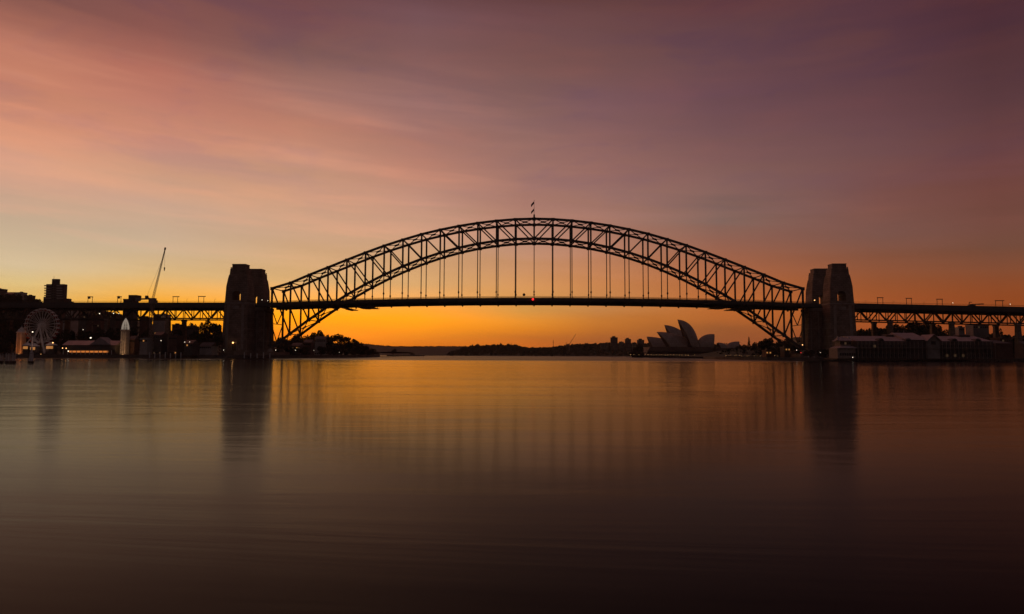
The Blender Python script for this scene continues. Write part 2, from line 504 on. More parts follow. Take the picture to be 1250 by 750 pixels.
far_ruffle = N.remap(sp.outputs[1], -240, -120, 0, .22)
near_chop = N.math('MINIMUM', N.math('DIVIDE', 1.9, N.math('MAXIMUM', N.math('ADD', sp.outputs[1], 645.0), 6.0)), .3)   # short chop shows only close by
rg = N.math('ADD', N.math('ADD', N.remap(patch, .35, .65, .085, .125), far_ruffle), near_chop)
N.link(rg, p.inputs['Roughness'])
water_mb = MB()
WX, WY0, WY1 = 5000, -1200, 5200
xs = [-WX + 2 * WX * i / 28 for i in range(29)]
ys = [WY0 + (WY1 - WY0) * i / 28 for i in range(29)]
water_mb.add([(x, y, 0) for y in ys for x in xs], [(j * 29 + i, j * 29 + i + 1, (j + 1) * 29 + i + 1, (j + 1) * 29 + i) for j in range(28) for i in range(28)])
structure('water', water_mb, wm, 'smooth dark harbour water filling the whole foreground')


def shore(name, poly, top, wall_label, land_label):
    """flat made ground behind a stone sea wall"""
    structure(name, MB().prism(poly, -2.0, top), 'land', land_label)
    n = len(poly)
    w = MB()
    for i in range(n):
        a, b = Vector(poly[i] + (0,)), Vector(poly[(i + 1) % n] + (0,))
        if min(a.y, b.y) > 420:
            continue
        d = (b - a).normalized()
        nrm = Vector((d.y, -d.x, 0))
        pts = [a - d * .3 + nrm * .05, b + d * .3 + nrm * .05, b + d * .3 + nrm * .7, a - d * .3 + nrm * .7]
        w.prism([(q.x, q.y) for q in pts], -1.9, top + .35)
    sw = w.build('sea_wall', 'seawall')
    tag(sw, wall_label, 'sea wall')


NORTH = [(-1500, -84), (-560, -84), (-425, -80), (-340, -62), (-322, -42), (-256, -38), (-222, 20), (-214, 120), (-216, 250), (-222, 330), (-300, 420), (-560, 700), (-1500, 900)]
SOUTH = [(186, 60), (204, -40), (240, -58), (620, -70), (1700, -70), (1700, 700), (700, 720), (420, 430), (318, 330), (232, 250), (196, 150)]
shore('north_ground', NORTH, 2.6, 'low stone sea wall along the shore below the square towers nearer the big wheel', 'flat dark foreshore under the big wheel and bridge end')
shore('south_ground', SOUTH, 2.4, 'low stone sea wall along the shore beside the finger wharf', 'flat dark foreshore behind the finger wharf')


def grid_hill(name, x0, x1, y0, y1, nx, ny, h, m_, label):
    mb = MB()
    for j in range(ny + 1):
        for i in range(nx + 1):
            x, y = x0 + (x1 - x0) * i / nx, y0 + (y1 - y0) * j / ny
            mb.v.append((x, y, h(x, y)))
    for j in range(ny):
        for i in range(nx):
            a = j * (nx + 1) + i
            mb.f.append((a, a + 1, a + nx + 2, a + nx + 1))
    return structure(name, mb, m_, label)


def sm(t):
    t = max(0.0, min(1.0, t))
    return t * t * (3 - 2 * t)


def lerp_tab(tab, x):
    if x <= tab[0][0]:
        return tab[0][1]
    for (a, b), (c, d) in zip(tab, tab[1:]):
        if x <= c:
            return b + (d - b) * (x - a) / (c - a)
    return tab[-1][1]


def wob(x, k=1.0):
    return sin(x * .031 * k) + .6 * sin(x * .083 * k + 1.3) + .35 * sin(x * .21 * k + .4)


def hill_north(x, y):
    top = lerp_tab([(-1500, 96), (-900, 92), (-760, 76), (-690, 52), (-600, 34), (-480, 26), (-400, 20), (-330, 12), (-280, 6)], x)
    return 2.2 + top * sm((y - 120) / 300) * (1 - .4 * sm((y - 520) / 280)) + wob(x) * 1.2 * sm((y - 130) / 80)


def hill_south(x, y):
    top = lerp_tab([(200, 4), (300, 13), (345, 21), (380, 30), (420, 34), (470, 28), (560, 25), (1500, 35)], x)
    return 2.0 + top * sm((y - 40) / 150) * sm((x - 205) / 60) * (1 - .6 * sm((y - 300) / 120))


grid_hill('north_hill', -1480, -226, 110, 640, 70, 30, hill_north, 'wood', 'dark built over hillside rising behind the big wheel')
grid_hill('south_hill', 215, 1600, 30, 420, 70, 24, hill_south, 'wood', 'dark low hillside behind the finger wharf roofs')


def far_range(name, tab_px, Y, depth, label):
    """a distant shore: the skyline read as bearing and height at its true distance"""
    pts = []
    for px, py in tab_px:
        q = at(px, py, Y + depth)
        pts.append((q.x, max(q.z, 1.0)))
    x0, x1 = pts[0][0], pts[-1][0]

    def h(x, y):
        t = sm((y - Y) / depth)
        return -1 + (lerp_tab(pts, x) + 1 + wob(x, .35) * 1.2) * t
    return grid_hill(name, x0, x1, Y, Y + depth * 1.6, 120, 8, h, 'wood', label), pts


far_range('far_hill', [(380, 422), (440, 420.5), (462, 422.5), (480, 423.8), (510, 424), (540, 423.6), (565, 423.8), (600, 424), (640, 425), (670, 424.2), (690, 425), (720, 426.5), (800, 428)], 3000, 700, 'long hazy headland far across the harbour under the middle of the arch')
MID_TAB = [(520, 433), (556, 431), (570, 426.5), (580, 424.5), (592, 424), (606, 422.8), (622, 422.3), (632, 424.2), (642, 427.2), (655, 428.2), (668, 427.2), (684, 425.2), (700, 423.4), (720, 422.8), (740, 421.4), (760, 421), (790, 421.6), (830, 423), (900, 424)]
far_range('wooded_shore', MID_TAB, 1500, 260, 'dark wooded shore between the arch centre and the white shells')
# the small island with one tree, and the landing it stands on
isl = [at(472, 434, 900), at(512, 434, 900)]
pl = [(isl[0].x, 900), (isl[1].x, 900), (isl[1].x + 8, 925), (isl[0].x - 4, 930)]
structure('island_ground', MB().prism(pl, -1.5, 2.6), 'seawall', 'low dark rocky islet under the arch')
pl = [(176, 590), (232, 566), (425, 566), (470, 610), (470, 800), (210, 800)]
structure('point_ground', MB().prism(pl, -2, 2.8), 'land', 'paved point under the white shells')


# ------------------------------------------------------------------ the arch bridge
PAN, YN, YF = 17.97, 0.0, 30.0
TOPZ = [66.9, 72.3, 80, 87.2, 94.4, 101.4, 108, 113.8, 119.1, 123.4, 127, 129.8, 131.9, 133.3, 133.8]
BOTZ = [9.0] + [8.3 + 106.4 * (1 - ((14 - i) / 14) ** 2) for i in range(1, 15)]


def zt(i):
    return TOPZ[i if i <= 14 else 28 - i]


def zb(i):
    return BOTZ[i if i <= 14 else 28 - i]


def bx(i):
    return (i - 14) * PAN


def deck_z(x):
    return 54.0 + 4.9 * max(0, 1 - (x / 251.5) ** 2)


bridge = thing('arch_bridge', 'long dark steel arch bridge with a hung deck spanning the harbour', 'bridge', (0, 15, 0))
for Y in (YN, YF):
    for nm, zf, hh in (('top_chord', zt, 1.25), ('bottom_chord', zb, 1.3)):
        mb = MB()
        for i in range(28):
            mb.bar((bx(i), Y, zf(i)), (bx(i + 1), Y, zf(i + 1)), 1.4, hh * 1.75)
        # gusset plates at the panel points
        for i in range(29):
            mb.box(bx(i) - 1.7, bx(i) + 1.7, Y - .72, Y + .72, zf(i) - 1.7, zf(i) + 1.25)
        mb.build(nm, 'steel', bridge)
    for i in range(29):
        w = 1.9 if i in (0, 28) else 1.6
        MB().bar((bx(i), Y, zb(i)), (bx(i), Y, zt(i)), .8, w).build('post', 'steel', bridge)
    for i in range(14):
        for a, b in ((i, i + 1), (28 - i, 27 - i)):
            MB().bar((bx(a), Y, zt(a)), (bx(b), Y, zb(b)), .85, 1.2).build('diagonal', 'steel', bridge)
    for i in range(4, 25):
        h = MB().bar((bx(i), Y, deck_z(bx(i)) - 3), (bx(i), Y, zb(i)), .7, .75).build('hanger', 'steel', bridge)
        if 5 <= i <= 23:
            zj = deck_z(bx(i)) + 3.4
            MB().frustum(bx(i), Y, zj, .35, .35, zj + 1.2, .8, .7).frustum(bx(i), Y, zj + 1.2, .8, .7, zj + 2.6, .35, .35).build('joint_sleeve', 'steel', h)
# bracing between the two trusses
for zf in (zt, zb):
    for i in range(28):
        a, b = (bx(i), zf(i)), (bx(i + 1), zf(i + 1))
        c = Vector(((a[0] + b[0]) / 2, 15, (a[1] + b[1]) / 2))
        d = Vector((b[0] - a[0], 0, b[1] - a[1])).normalized()
        mb = MB()
        mb.bar((a[0], YN, a[1]), (b[0], YF, b[1]), .6, .55, up=(0, 0, 1))
        mb.bar((a[0], YF, a[1]), c - Vector((d.x * .3, -.3, d.z * .3)), .6, .5, up=(0, 0, 1))
        mb.bar(c + Vector((d.x * .3, -.3, d.z * .3)), (b[0], YN, b[1]), .6, .5, up=(0, 0, 1))
        mb.bar(c - d * 2.3, c + d * 2.3, 2.6, 1.3)          # gusset where the braces cross
        mb.build('lateral_brace', 'steel', bridge)
    for i in range(29):
        MB().bar((bx(i), YN, zf(i)), (bx(i), YF, zf(i)), .8, .8, up=(0, 0, 1)).build('cross_strut', 'steel', bridge)
# end portals: V bracing below the deck between the end posts
for s in (-1, 1):
    X = s * 251.6
    mb = MB()
    for z0, z1 in ((47.5, 33.0), (33.0, 15.5)):
        for y in (YN, YF):
            mb.bar((X, y, z0), (X, 15, z1), .7, .7)
        mb.bar((X, YN, z1), (X, YF, z1), .6, .6)
    mb.build('portal_brace', 'steel', bridge)
    for Y in (YN, YF):
        MB().frustum(s * 251.6, Y, 4.5, 3.2, 2.4, 9.2, 1.2, 1.2).build('bearing', 'granite_trim', bridge)
# deck
N_D = 56
XS = [-262 + 524 * i / N_D for i in range(N_D + 1)]


def deck_strip(mb, y0, y1, t0, t1, xs=XS, zf=deck_z):
    for a, b in zip(xs, xs[1:]):
        za, zb_ = zf(a), zf(b)
        v = [(a, y0, za + t0), (b, y0, zb_ + t0), (b, y1, zb_ + t0), (a, y1, za + t0), (a, y0, za + t1), (b, y0, zb_ + t1), (b, y1, zb_ + t1), (a, y1, za + t1)]
        mb.add(v, [(3, 2, 1, 0), (4, 5, 6, 7), (0, 1, 5, 4), (2, 3, 7, 6)])
    return mb


deck_strip(MB(), -8.6, 38.6, -2.9, -2.0).build('deck', 'asphalt', bridge)
deck_strip(MB(), -9.0, -8.6, -5.0, -1.7).build('fascia_girder', 'steel', bridge)
deck_strip(MB(), 38.6, 39.0, -5.4, -1.7).build('fascia_girder', 'steel', bridge)
st = MB()
for y in (4, 9.5, 15, 20.5, 26):
    deck_strip(st, y - .25, y + .25, -4.4, -2.9)
st.build('stringers', 'steel', bridge)['kind'] = 'stuff'
for i in range(29):
    z = deck_z(bx(i))
    x = max(-251.0, min(251.0, bx(i)))
    MB().box(x - .45, x + .45, -8.6, 38.6, z - 5.2, z - 2.9).box(x - .7, x + .7, 36.5, 38.2, z - 6.4, z - 5.2).box(x - .7, x + .7, -8.4, -7.0, z - 6.0, z - 5.2).build('floor_beam', 'steel', bridge)
for y in (-8.4, 2.2, 27.8, 38.4):
    mb = deck_strip(MB(), y - .08, y + .08, -.35, -.15)
    deck_strip(mb, y - .06, y + .06, -1.1, -1.0)
    x = -260.0
    while x < 260.1:
        z = deck_z(x)
        mb.box(x - .11, x + .11, y - .06, y + .06, z - 2.0, z - .35)
        x += .8
    mb.build('railing', 'steel', bridge)
# red navigation lamp hung on the fascia at mid span
q = at(650.5, 365.6, -9.6)
nl = MB().box(q.x - .7, q.x + .7, -9.55, -9.0, q.z - .9, q.z + .9).build('navigation_lamp', 'steel', bridge)
MB().ball((q.x, -9.9, q.z), 1.0, 12, 8).build('red_lens', 'bulb_red', nl)


def flagpole(Y, zbase, ztop, flag_h, label, extra):
    t = thing('flagpole', label, 'flagpole', (0, Y, zbase), 'flagpoles on the arch crown')
    MB().tube((0, Y, zbase), (0, Y, ztop), .22, .10).build('pole', 'white', t)
    MB().ball((0, Y, ztop + .2), .3).build('finial', 'white', t)
    if extra:
        MB().frustum(0, Y, zbase, .9, .9, zbase + 3.2, .7, .7).build('pole_base', 'steel', t)
    # a flag drooping in folds down towards the water end
    mb = MB()
    nx, nz = 8, 6
    for j in range(nz + 1):
        for i in range(nx + 1):
            u, w = i / nx, j / nz
            mb.v.append((-.15 - 2.9 * u, Y + .35 * sin(u * 7 + w * 2) * u, ztop - .4 - flag_h * w - 3.3 * u))
    for j in range(nz):
        for i in range(nx):
            a = j * (nx + 1) + i
            mb.f.append((a, a + 1, a + nx + 2, a + nx + 1))
    f = mb.build('flag', 'flag_blue', t)
    so = f.modifiers.new('thickness', 'SOLIDIFY')
    so.thickness = .05


flagpole(YN, 134.7, 151.3, 2.6, 'tall flagpole with its flag flying highest above the arch crown', True)
flagpole(YF, 133.7, 150.8, 2.5, 'flagpole with the lower of two flags above the arch crown', False)

# pieces standing on the deck
q = at(639.6, 361, 0)
zf = deck_z(q.x) - 2.0
t = thing('traffic_sign', 'small dark round sign on a post just beside the mid span hanger', 'sign', (q.x, 0.9, zf))
MB().tube((q.x, .9, zf), (q.x, .9, zf + 4.0), .14).build('post', 'steel', t)
MB().tube((q.x, .75, zf + 4.1), (q.x, 1.05, zf + 4.1), 1.35, n=14).build('sign_face', 'sign', t)


# underslung maintenance gantries
def gantry(px0, px1, py, drop, label):
    a, b = at(px0, py, 34), at(px1, py, 34)
    xm = (a.x + b.x) / 2
    zt_ = deck_z(xm) - 5.2
    zl = zt_ - drop
    t = thing('maintenance_gantry', label, 'gantry', (xm, 15, zl), 'gantries hung under the deck')
    MB().box(a.x, b.x, -6, 36, zl, zl + .5).build('platform', 'steel', t)
    for y in (-6, 36):
        mb = MB().box(a.x, b.x, y - .06, y + .06, zl + 1.45, zl + 1.55)
        k = int((b.x - a.x) / 2) + 1
        for i in range(k + 1):
            x = a.x + (b.x - a.x) * i / k
            mb.box(x - .05, x + .05, y - .05, y + .05, zl + .5, zl + 1.45)
        mb.build('guard_rail', 'steel', t)
    for y in (0, 30):
        for x in (a.x + 1, b.x - 1):
            MB().bar((x, y, zl + .5), (x, y, zt_ + 1.2), .35).build('hanger_leg', 'steel', t)
    MB().box(a.x + (b.x - a.x) * .3, a.x + (b.x - a.x) * .62, 4, 26, zl - .9, zl).build('machinery_box', 'steel', t)


gantry(429.5, 437.0, 377, 3.6, 'short deep work gantry hung under the deck near the big wheel')
gantry(443, 463, 376, 2.4, 'long work gantry hung under the deck next to a shorter one')
gantry(864, 882, 377, 1.6, 'slim work gantry hung under the deck above the white shells')
gantry(884, 912, 378, 2.6, 'wide work gantry hung under the deck where the arch passes it')


# ------------------------------------------------------------------ stone pylons and abutments
PROF = [(0, 13.2, 10.2), (6, 12.9, 10.0), (6.01, 12.4, 9.7), (52, 10.9, 8.6), (54.5, 10.7, 8.4), (63.5, 10.3, 8.0), (67.5, 10.2, 7.9), (75, 9.2, 7.0), (79, 8.5, 6.4), (79.01, 8.1, 6.1), (84.5, 7.7, 5.9)]


def prof(z):
    return lerp_tab([(a, b) for a, b, c in PROF], z), lerp_tab([(a, c) for a, b, c in PROF], z)


def pylon(cx, cy, label, lamp):
    t = thing('stone_pylon', label, 'bridge pylon', (cx, cy, 0), 'stone towers at the bridge ends')
    mb = MB()
    zo0, zo1 = 54.5, 63.5
    for (a, b0, c0), (b, b1, c1) in zip(PROF, PROF[1:]):
        if abs(b - a) < .1 or zo0 <= a < zo1:
            continue
        mb.frustum(cx, cy, a, b0, c0, b, b1, c1)
    hx0, hy0 = prof(zo0)
    hx1, hy1 = prof(zo1)
    ow = 3.9                        # the archway through the tower at deck height
    for s in (-1, 1):
        c0, c1 = s * (hx0 + ow) / 2, s * (hx1 + ow) / 2
        v = []
        for z, c, hx, hy in ((zo0, c0, (hx0 - ow) / 2, hy0), (zo1, c1, (hx1 - ow) / 2, hy1)):
            v += [(cx + c + i * hx, cy + j * hy, z) for i, j in ((-1, -1), (1, -1), (1, 1), (-1, 1))]
        mb.add(v, [(3, 2, 1, 0), (4, 5, 6, 7), (0, 1, 5, 4), (1, 2, 6, 5), (2, 3, 7, 6), (3, 0, 4, 7)])
    mb.build('shaft', 'granite', t)
    # the round head of the archway
    hd = MB()
    for s in (-1, 1):
        pts = [(cx + s * 3.89, zo1 - .01)] + [(cx + s * 3.89 * cos(k * pi / 12), zo1 - 3.3 + 3.25 * sin(k * pi / 12)) for k in range(0, 7)]
        hd.wall_poly(pts if s > 0 else pts[::-1], cy - hy1 + .15, cy + hy1 - .15)
    hd.build('arch_head', 'granite_trim', t)
    MB().frustum(cx, cy, 51.2, 11.35, 9.05, 52.4, 11.3, 9.0).build('string_course', 'granite_trim', t)
    # stepped parapet and corner blocks
    MB().frustum(cx, cy, 84.5, 6.5, 5.0, 88.7, 6.3, 4.8).build('cap', 'granite', t)
    MB().frustum(cx, cy, 88.7, 6.55, 5.05, 89.5, 6.55, 5.05).build('cornice', 'granite_trim', t)
    mb = MB()
    for sx in (-1, 1):
        for sy in (-1, 1):
            mb.box(cx + sx * 6.98 - .45, cx + sx * 6.98 + .45, cy + sy * 5.5 - .4, cy + sy * 5.5 + .4, 84.5, 86.2)
    mb.build('corner_blocks', 'granite_trim', t)
    # pilaster strips on the faces and sunk panels
    for s in (-1, 1):
        for fx in (-.62, .62):
            v = []
            for z in (8, 50.5):
                hx, hy = prof(z)
                y = cy + s * hy
                v += [(cx + fx * hx - 1.3, y - .35, z), (cx + fx * hx + 1.3, y - .35, z), (cx + fx * hx + 1.3, y + .35, z), (cx + fx * hx - 1.3, y + .35, z)]
            MB().add(v, [(3, 2, 1, 0), (4, 5, 6, 7), (0, 1, 5, 4), (1, 2, 6, 5), (2, 3, 7, 6), (3, 0, 4, 7)]).build('pilaster', 'granite_trim', t)
    hx, hy = prof(47)
    MB().box(cx - 3, cx + 3, cy - hy - .45, cy - hy + .2, 46.2, 49.2).build('balcony', 'granite_trim', t)
    # door recess at the foot, facing the water
    hx, hy = prof(12)
    MB().box(cx - 2.9, cx + 2.9, cy - hy - .5, cy - hy + .4, 7.0, 15.5).build('door_surround', 'granite_trim', t)
    MB().box(cx - 1.9, cx + 1.9, cy - hy - .62, cy - hy - .5, 7.0, 14.2).build('door', 'timber', t)
    if lamp:
        lp = MB().box(cx - .9, cx - .3, cy - hy - 1.5, cy - hy - .62, 14.6, 15.1).build('lamp_bracket', 'steel', t)
        MB().ball((cx - .6, cy - hy - 1.5, 14.3), .75).build('lamp_globe', 'bulb_warm', lp)
    return t


pylon(-281.3, -3.0, 'stone tower at the wheel end of the bridge with a lit lamp at its door', True)
pylon(-280.6, 33.8, 'stone tower at the wheel end of the bridge, half hidden by its twin', False)
pylon(282.6, -3.0, 'stone tower behind the pale roofed finger wharf, standing full width in view', False)
pylon(281.0, 33.8, 'stone tower at the finger wharf end, seen behind and beside its twin', False)


def abutment(s, label):
    t = thing('abutment', label, 'abutment', (s * 272, 15.5, 0), 'masonry blocks carrying the arch ends')
    v = []
    for z, xi in ((0, 257.0), (46, 259.5)):
        xo = 288
        xx = [s * xo, s * xi]
        xx.sort()
        v += [(xx[0], 6.8, z), (xx[1], 6.8, z), (xx[1], 24.0, z), (xx[0], 24.0, z)]
    MB().add(v, [(3, 2, 1, 0), (4, 5, 6, 7), (0, 1, 5, 4), (1, 2, 6, 5), (2, 3, 7, 6), (3, 0, 4, 7)]).build('body', 'granite', t)
    for xx in (261.0, 268.0):
        MB().box(s * xx - .5, s * xx + .5, 6.0, 6.7, 2.5, 45).build('buttress', 'granite_trim', t)
    x0, x1 = sorted((s * 262.2, s * 292.4))
    MB().box(x0, x1, 7.0, 23.6, 49.0, 52.0).build('roadway', 'asphalt', t)
    x0, x1 = sorted((s * 258.9, s * 290))
    MB().box(x0, x1, 5.9, 25.0, 46.0, 48.98).build('coping', 'granite_trim', t)
    x0, x1 = sorted((s * 246.0, s * 262))
    MB().box(x0, x1, -6, 36, 1.8, 6.0).build('skewback', 'granite', t)
    return t


abutment(-1, 'stone block between the two towers nearer the big wheel, under the deck')
abutment(1, 'stone block between the two towers beside the finger wharf, under the deck')


# ------------------------------------------------------------------ approach viaducts
def viaduct(x0, x1, slope, piers, label, tall):
    """deck on two lattice trusses, from x0 at the pylon out to x1"""
    s = 1 if x1 > x0 else -1
    zf = lambda x: 54.0 - slope * abs(x - x0)
    t = thing('approach_viaduct', label, 'viaduct', (x0, 15, 0), 'girder viaducts leading to the arch')
    n = 36
    xs = sorted(x0 + (x1 - x0) * i / n for i in range(n + 1))
    deck_strip(MB(), -8.6, 38.6, -3.2, -2.0, xs, zf).build('deck', 'asphalt', t)
    for a in (-9.0, 38.6):
        deck_strip(MB(), a, a + .4, -6.4, -1.5, xs, zf).build('fascia_girder', 'steel', t)
    for y in (-8.4, 38.4):
        mb = deck_strip(MB(), y - .08, y + .08, -.35, -.15, xs, zf)
        x = min(x0, x1)
        while x < max(x0, x1):
            mb.box(x - .05, x + .05, y - .05, y + .05, zf(x) - 2.0, zf(x) - .35)
            x += 1.2
        mb.build('railing', 'steel', t)
    L = abs(x1 - x0)
    k = int(L / 8.6)
    for Y in (0.0, 30.0):
        top, bot = -5.6, -16.2
        mb = MB()
        P = lambda i, d: (x0 + s * L * i / k, Y, zf(x0 + s * L * i / k) + d)
        for i in range(k):
            mb.bar(P(i, top), P(i + 1, top), 1.0, 1.3)
            mb.bar(P(i, bot), P(i + 1, bot), 1.0, 1.25)
            if i % 2 == 0:
                mb.bar(P(i, bot), P(i + 1, top), .8, .95)
            else:
                mb.bar(P(i, top), P(i + 1, bot), .8, .95)
            mb.bar(P(i, top), P(i, bot), .6, .6)
        mb.build('lattice_truss', 'steel', t)
    mb = MB()
    for i in range(k + 1):
        x = x0 + s * L * i / k
        mb.box(x - .3, x + .3, -8.6, 38.6, zf(x) - 5.6, zf(x) - 3.2)
    mb.build('floor_beams', 'steel', t)['kind'] = 'stuff'
    for x in piers:
        z = zf(x) - 16.7
        for Y in (0.0, 30.0):
            pr_ = MB().frustum(x, Y, 1.5, 2.6, 2.6, z - 1.2, 1.7, 1.7).build('pier', 'granite', t)
            MB().box(x - 2.1, x + 2.1, Y - 2.1, Y + 2.1, z - 1.2, z).build('pier_cap', 'granite_trim', pr_)
    return zf


zl = viaduct(-292.5, -900, 0.001, (-352, -412, -472, -532, -592, -652, -712, -772, -832), 'girder viaduct on stone piers passing behind the amusement park', 0)
zr = viaduct(292.5, 920, 0.021, (331, 387, 447, 507, 567, 627, 687, 747, 807, 867), 'lattice girder viaduct on stone piers above the finger wharf roofs', 1)


# frames and lamps along the roadway of the viaducts and deck
def road_frame(px, w, h, zf, label, arm=0.0, panel=False):
    X = at(px, 368, 4).x
    z0 = zf(X) - 2.0
    t = thing('road_gantry', label, 'road gantry', (X, 4, z0), 'sign frames over the road')
    for s in (-1, 1):
        MB().bar((X + s * w / 2, 4, z0), (X + s * w / 2, 4, z0 + h), .35).build('leg', 'steel', t)
    MB().box(X - w / 2 - .5, X + w / 2 + .5 + arm, 3.7, 4.3, z0 + h, z0 + h + .7).build('crossbeam', 'steel', t)
    if panel:
        MB().box(X - w / 2, X - w / 2 + 2.6, 3.5, 3.68, z0 + h - 1.6, z0 + h + .9).build('sign_face', 'sign', t)


road_frame(110, 4.4, 6.6, zl, 'boxy sign frame on the viaduct above the lattice domed tower', panel=True)
road_frame(145.5, 3.4, 6.8, zl, 'narrow sign frame on the viaduct just beside a flat capped tower', panel=True)
road_frame(214, 4.6, 6.8, zl, 'open sign frame on the viaduct between the crane boom and the stone tower', 1.0)
road_frame(245.5, 5.2, 7.0, zl, 'open sign frame on the viaduct closest to the wheel end stone tower', 1.2)
road_frame(1074.5, 4.8, 7.0, zr, 'open sign frame on the viaduct first out from the stone tower by the wharf')
road_frame(1109.5, 4.6, 7.0, zr, 'second open sign frame out from the stone tower above the wharf roofs')
road_frame(1147, 4.8, 6.8, zr, 'third open sign frame out, above the brightest roof of the wharf')
road_frame(1219.5, 6.4, 6.6, zr, 'outermost sign frame on the viaduct above the thick stone piers', 1.0)
# a road inspection hoist with its arm laid flat
X = at(1186, 370, 6).x
z0 = zr(X) - 2
t = thing('inspection_hoist', 'long low hoist with a flat arm standing on the viaduct over the wharf', 'hoist', (X, 6, z0))
MB().box(X - 3, X + 3, 4.8, 7.2, z0 + .6, z0 + 2.6).build('body', 'steel', t)
for dx_ in (-2, 2):
    MB().tube((X + dx_, 4.7, z0 + .55), (X + dx_, 7.3, z0 + .55), .55, n=10).build('wheel', 'steel', t)
MB().bar((X - 2.5, 6, z0 + 2.6), (X - 2.0, 6, z0 + 5.2), .5).bar((X - 2.0, 6, z0 + 5.2), (X + .2, 6, z0 + 5.0), .5).build('mast', 'steel', t)
MB().bar((X - 1.5, 6, z0 + 3.0), (X + 11, 6, z0 + 3.6), .8).build('arm', 'steel', t)


def deck_lamp(px, Y, zf, label, h=6.5, bulb='bulb_white', r=.26):
    X = at(px, 366, Y).x
    z0 = zf(X) - 2.0
    t = thing('street_lamp', label, 'street lamp', (X, Y, z0), 'road lamps on the bridge')
    MB().tube((X, Y, z0), (X, Y, z0 + h), .12, .08).build('post', 'steel', t)
    MB().bar((X, Y, z0 + h), (X + 1.1, Y, z0 + h + .2), .12).build('arm', 'steel', t)
    MB().ball((X + 1.1, Y, z0 + h - .1), r).build('bulb', bulb, t)


deck_lamp(318.5, 9, deck_z, 'road lamp glowing between the towers at the wheel end, farther from the arch', 4.5)
deck_lamp(325.5, 12, deck_z, 'road lamp glowing between the towers at the wheel end, closer to the arch', 4.0)
deck_lamp(993, 12, deck_z, 'road lamp glowing on the deck between the two towers by the wharf', 5.0, 'bulb_warm', .45)
deck_lamp(1161.5, 6, zr, 'white road lamp on the viaduct beside the long low hoist', 4.2)
deck_lamp(1231.5, 6, zr, 'white road lamp on the viaduct past the outermost sign frame', 4.2)
for px, lb in ((262, 'slender unlit road lamp close against the tower at the wheel end'), (186.5, 'slender unlit road lamp beside the crane boom'), (228, 'slender unlit road lamp midway between two open sign frames')):
    deck_lamp(px, 30, zl, lb, 7.0, 'steel', .25)
for px, lb in ((1056, 'slender unlit road lamp between the wharf end tower and the first sign frame'), (1090, 'slender unlit road lamp between the first and second sign frames'), (1127, 'slender unlit road lamp between the second and third sign frames')):
    deck_lamp(px, 30, zr, lb, 6.5, 'steel', .25)


# ------------------------------------------------------------------ generic buildings
WIN = {}


def win_mesh(w, h, m_):
    k = (round(w, 2), round(h, 2), m_)
    if k not in WIN:
        WIN[k] = MB().box(-w / 2, w / 2, -.10, .10, -h / 2, h / 2).mesh('window', M[m_])
    return WIN[k]


def building(name, px0, px1, py, Y, depth, wall_m, label, cat='building', ground=2.6, roof='flat', cols=0, rows=0, lit=(), group=None, roof_m='roof', rise=3.0, ww=1.5, wh=1.6, top_gap=2.2):
    """a block whose front stands at depth Y; photo pixels give its width and height"""
    a, b = at(px0, py, Y), at(px1, py, Y)
    x0, x1, z1 = a.x, b.x, a.z
    # off the view axis one flank shows too: the depth is kept within the width seen
    xc = (x0 + x1) / 2
    kx = abs(xc) / (Y + DIST)
    depth = max(5.0, min(depth, .45 * (x1 - x0) / max(kx, .05)))
    if xc > 0:
        x0 += depth * kx
    else:
        x1 -= depth * kx
    g = ground(0.5 * (x0 + x1), Y + 2) - 2.0 if callable(ground) else ground
    t = thing(name, label, cat, ((x0 + x1) / 2, Y + depth / 2, g), group)
    zw = z1 if roof == 'flat' else z1 - rise
    MB().box(x0, x1, Y, Y + depth, g, zw).build('wall', wall_m, t)
    if roof == 'flat':
        r = MB()
        for u0, u1, v0, v1 in ((x0 - .25, x1 + .25, Y - .25, Y + .4), (x0 - .25, x1 + .25, Y + depth - .4, Y + depth + .25), (x0 - .25, x0 + .4, Y + .4, Y + depth - .4), (x1 - .4, x1 + .25, Y + .4, Y + depth - .4)):
            r.box(u0, u1, v0, v1, zw - .3, zw + .9)
        r.build('parapet', wall_m, t)
        cx = x0 + (x1 - x0) * random.uniform(.25, .7)
        MB().box(cx - 1.6, cx + 1.6, Y + depth * .35, Y + depth * .65, zw - .02, zw + 2.2).build('roof_plant', 'roof', t)
    else:
        MB().gable(x0, x1, Y, Y + depth, zw, z1, roof, .5).build('roof', roof_m, t)
    if cols and rows:
        i = 0
        H = zw - top_gap - (g + 2.0)
        for r_ in range(rows):
            for c_ in range(cols):
                x = x0 + (x1 - x0) * (c_ + .5) / cols
                z = zw - top_gap - (H * r_ / max(1, rows - 1) if rows > 1 else 0)
                inst('window', win_mesh(ww, wh, 'lit_window' if (r_, c_) in lit else 'dim_window' if random.random() < .10 else 'glass'), t, Vector((x, Y - .05, z)) - t.location)
                i += 1
    t['_dims'] = [x0, x1, z1]
    return t


HN = hill_north
# --- north shore, the hilltop row
building('apartment_block', -9, 9.5, 353.2, 430, 16, 'dark_wall', 'flat topped block highest on the dark hill behind the wheel, cut by the photo edge', ground=HN, cols=4, rows=4)
building('apartment_block', 6, 23, 356.4, 420, 14, 'brick', 'long low roofed block next to the highest hill block', ground=HN, roof='x', rise=4, cols=4, rows=3)
building('apartment_block', 19, 33.5, 357.6, 415, 14, 'render', 'paler middle block of the hilltop row behind the wheel', ground=HN, cols=3, rows=4)
building('apartment_block', 29.5, 43.5, 361.2, 410, 14, 'dark_wall', 'lowest block of the hilltop row, closest to the stepped tower', ground=HN, cols=3, rows=3)

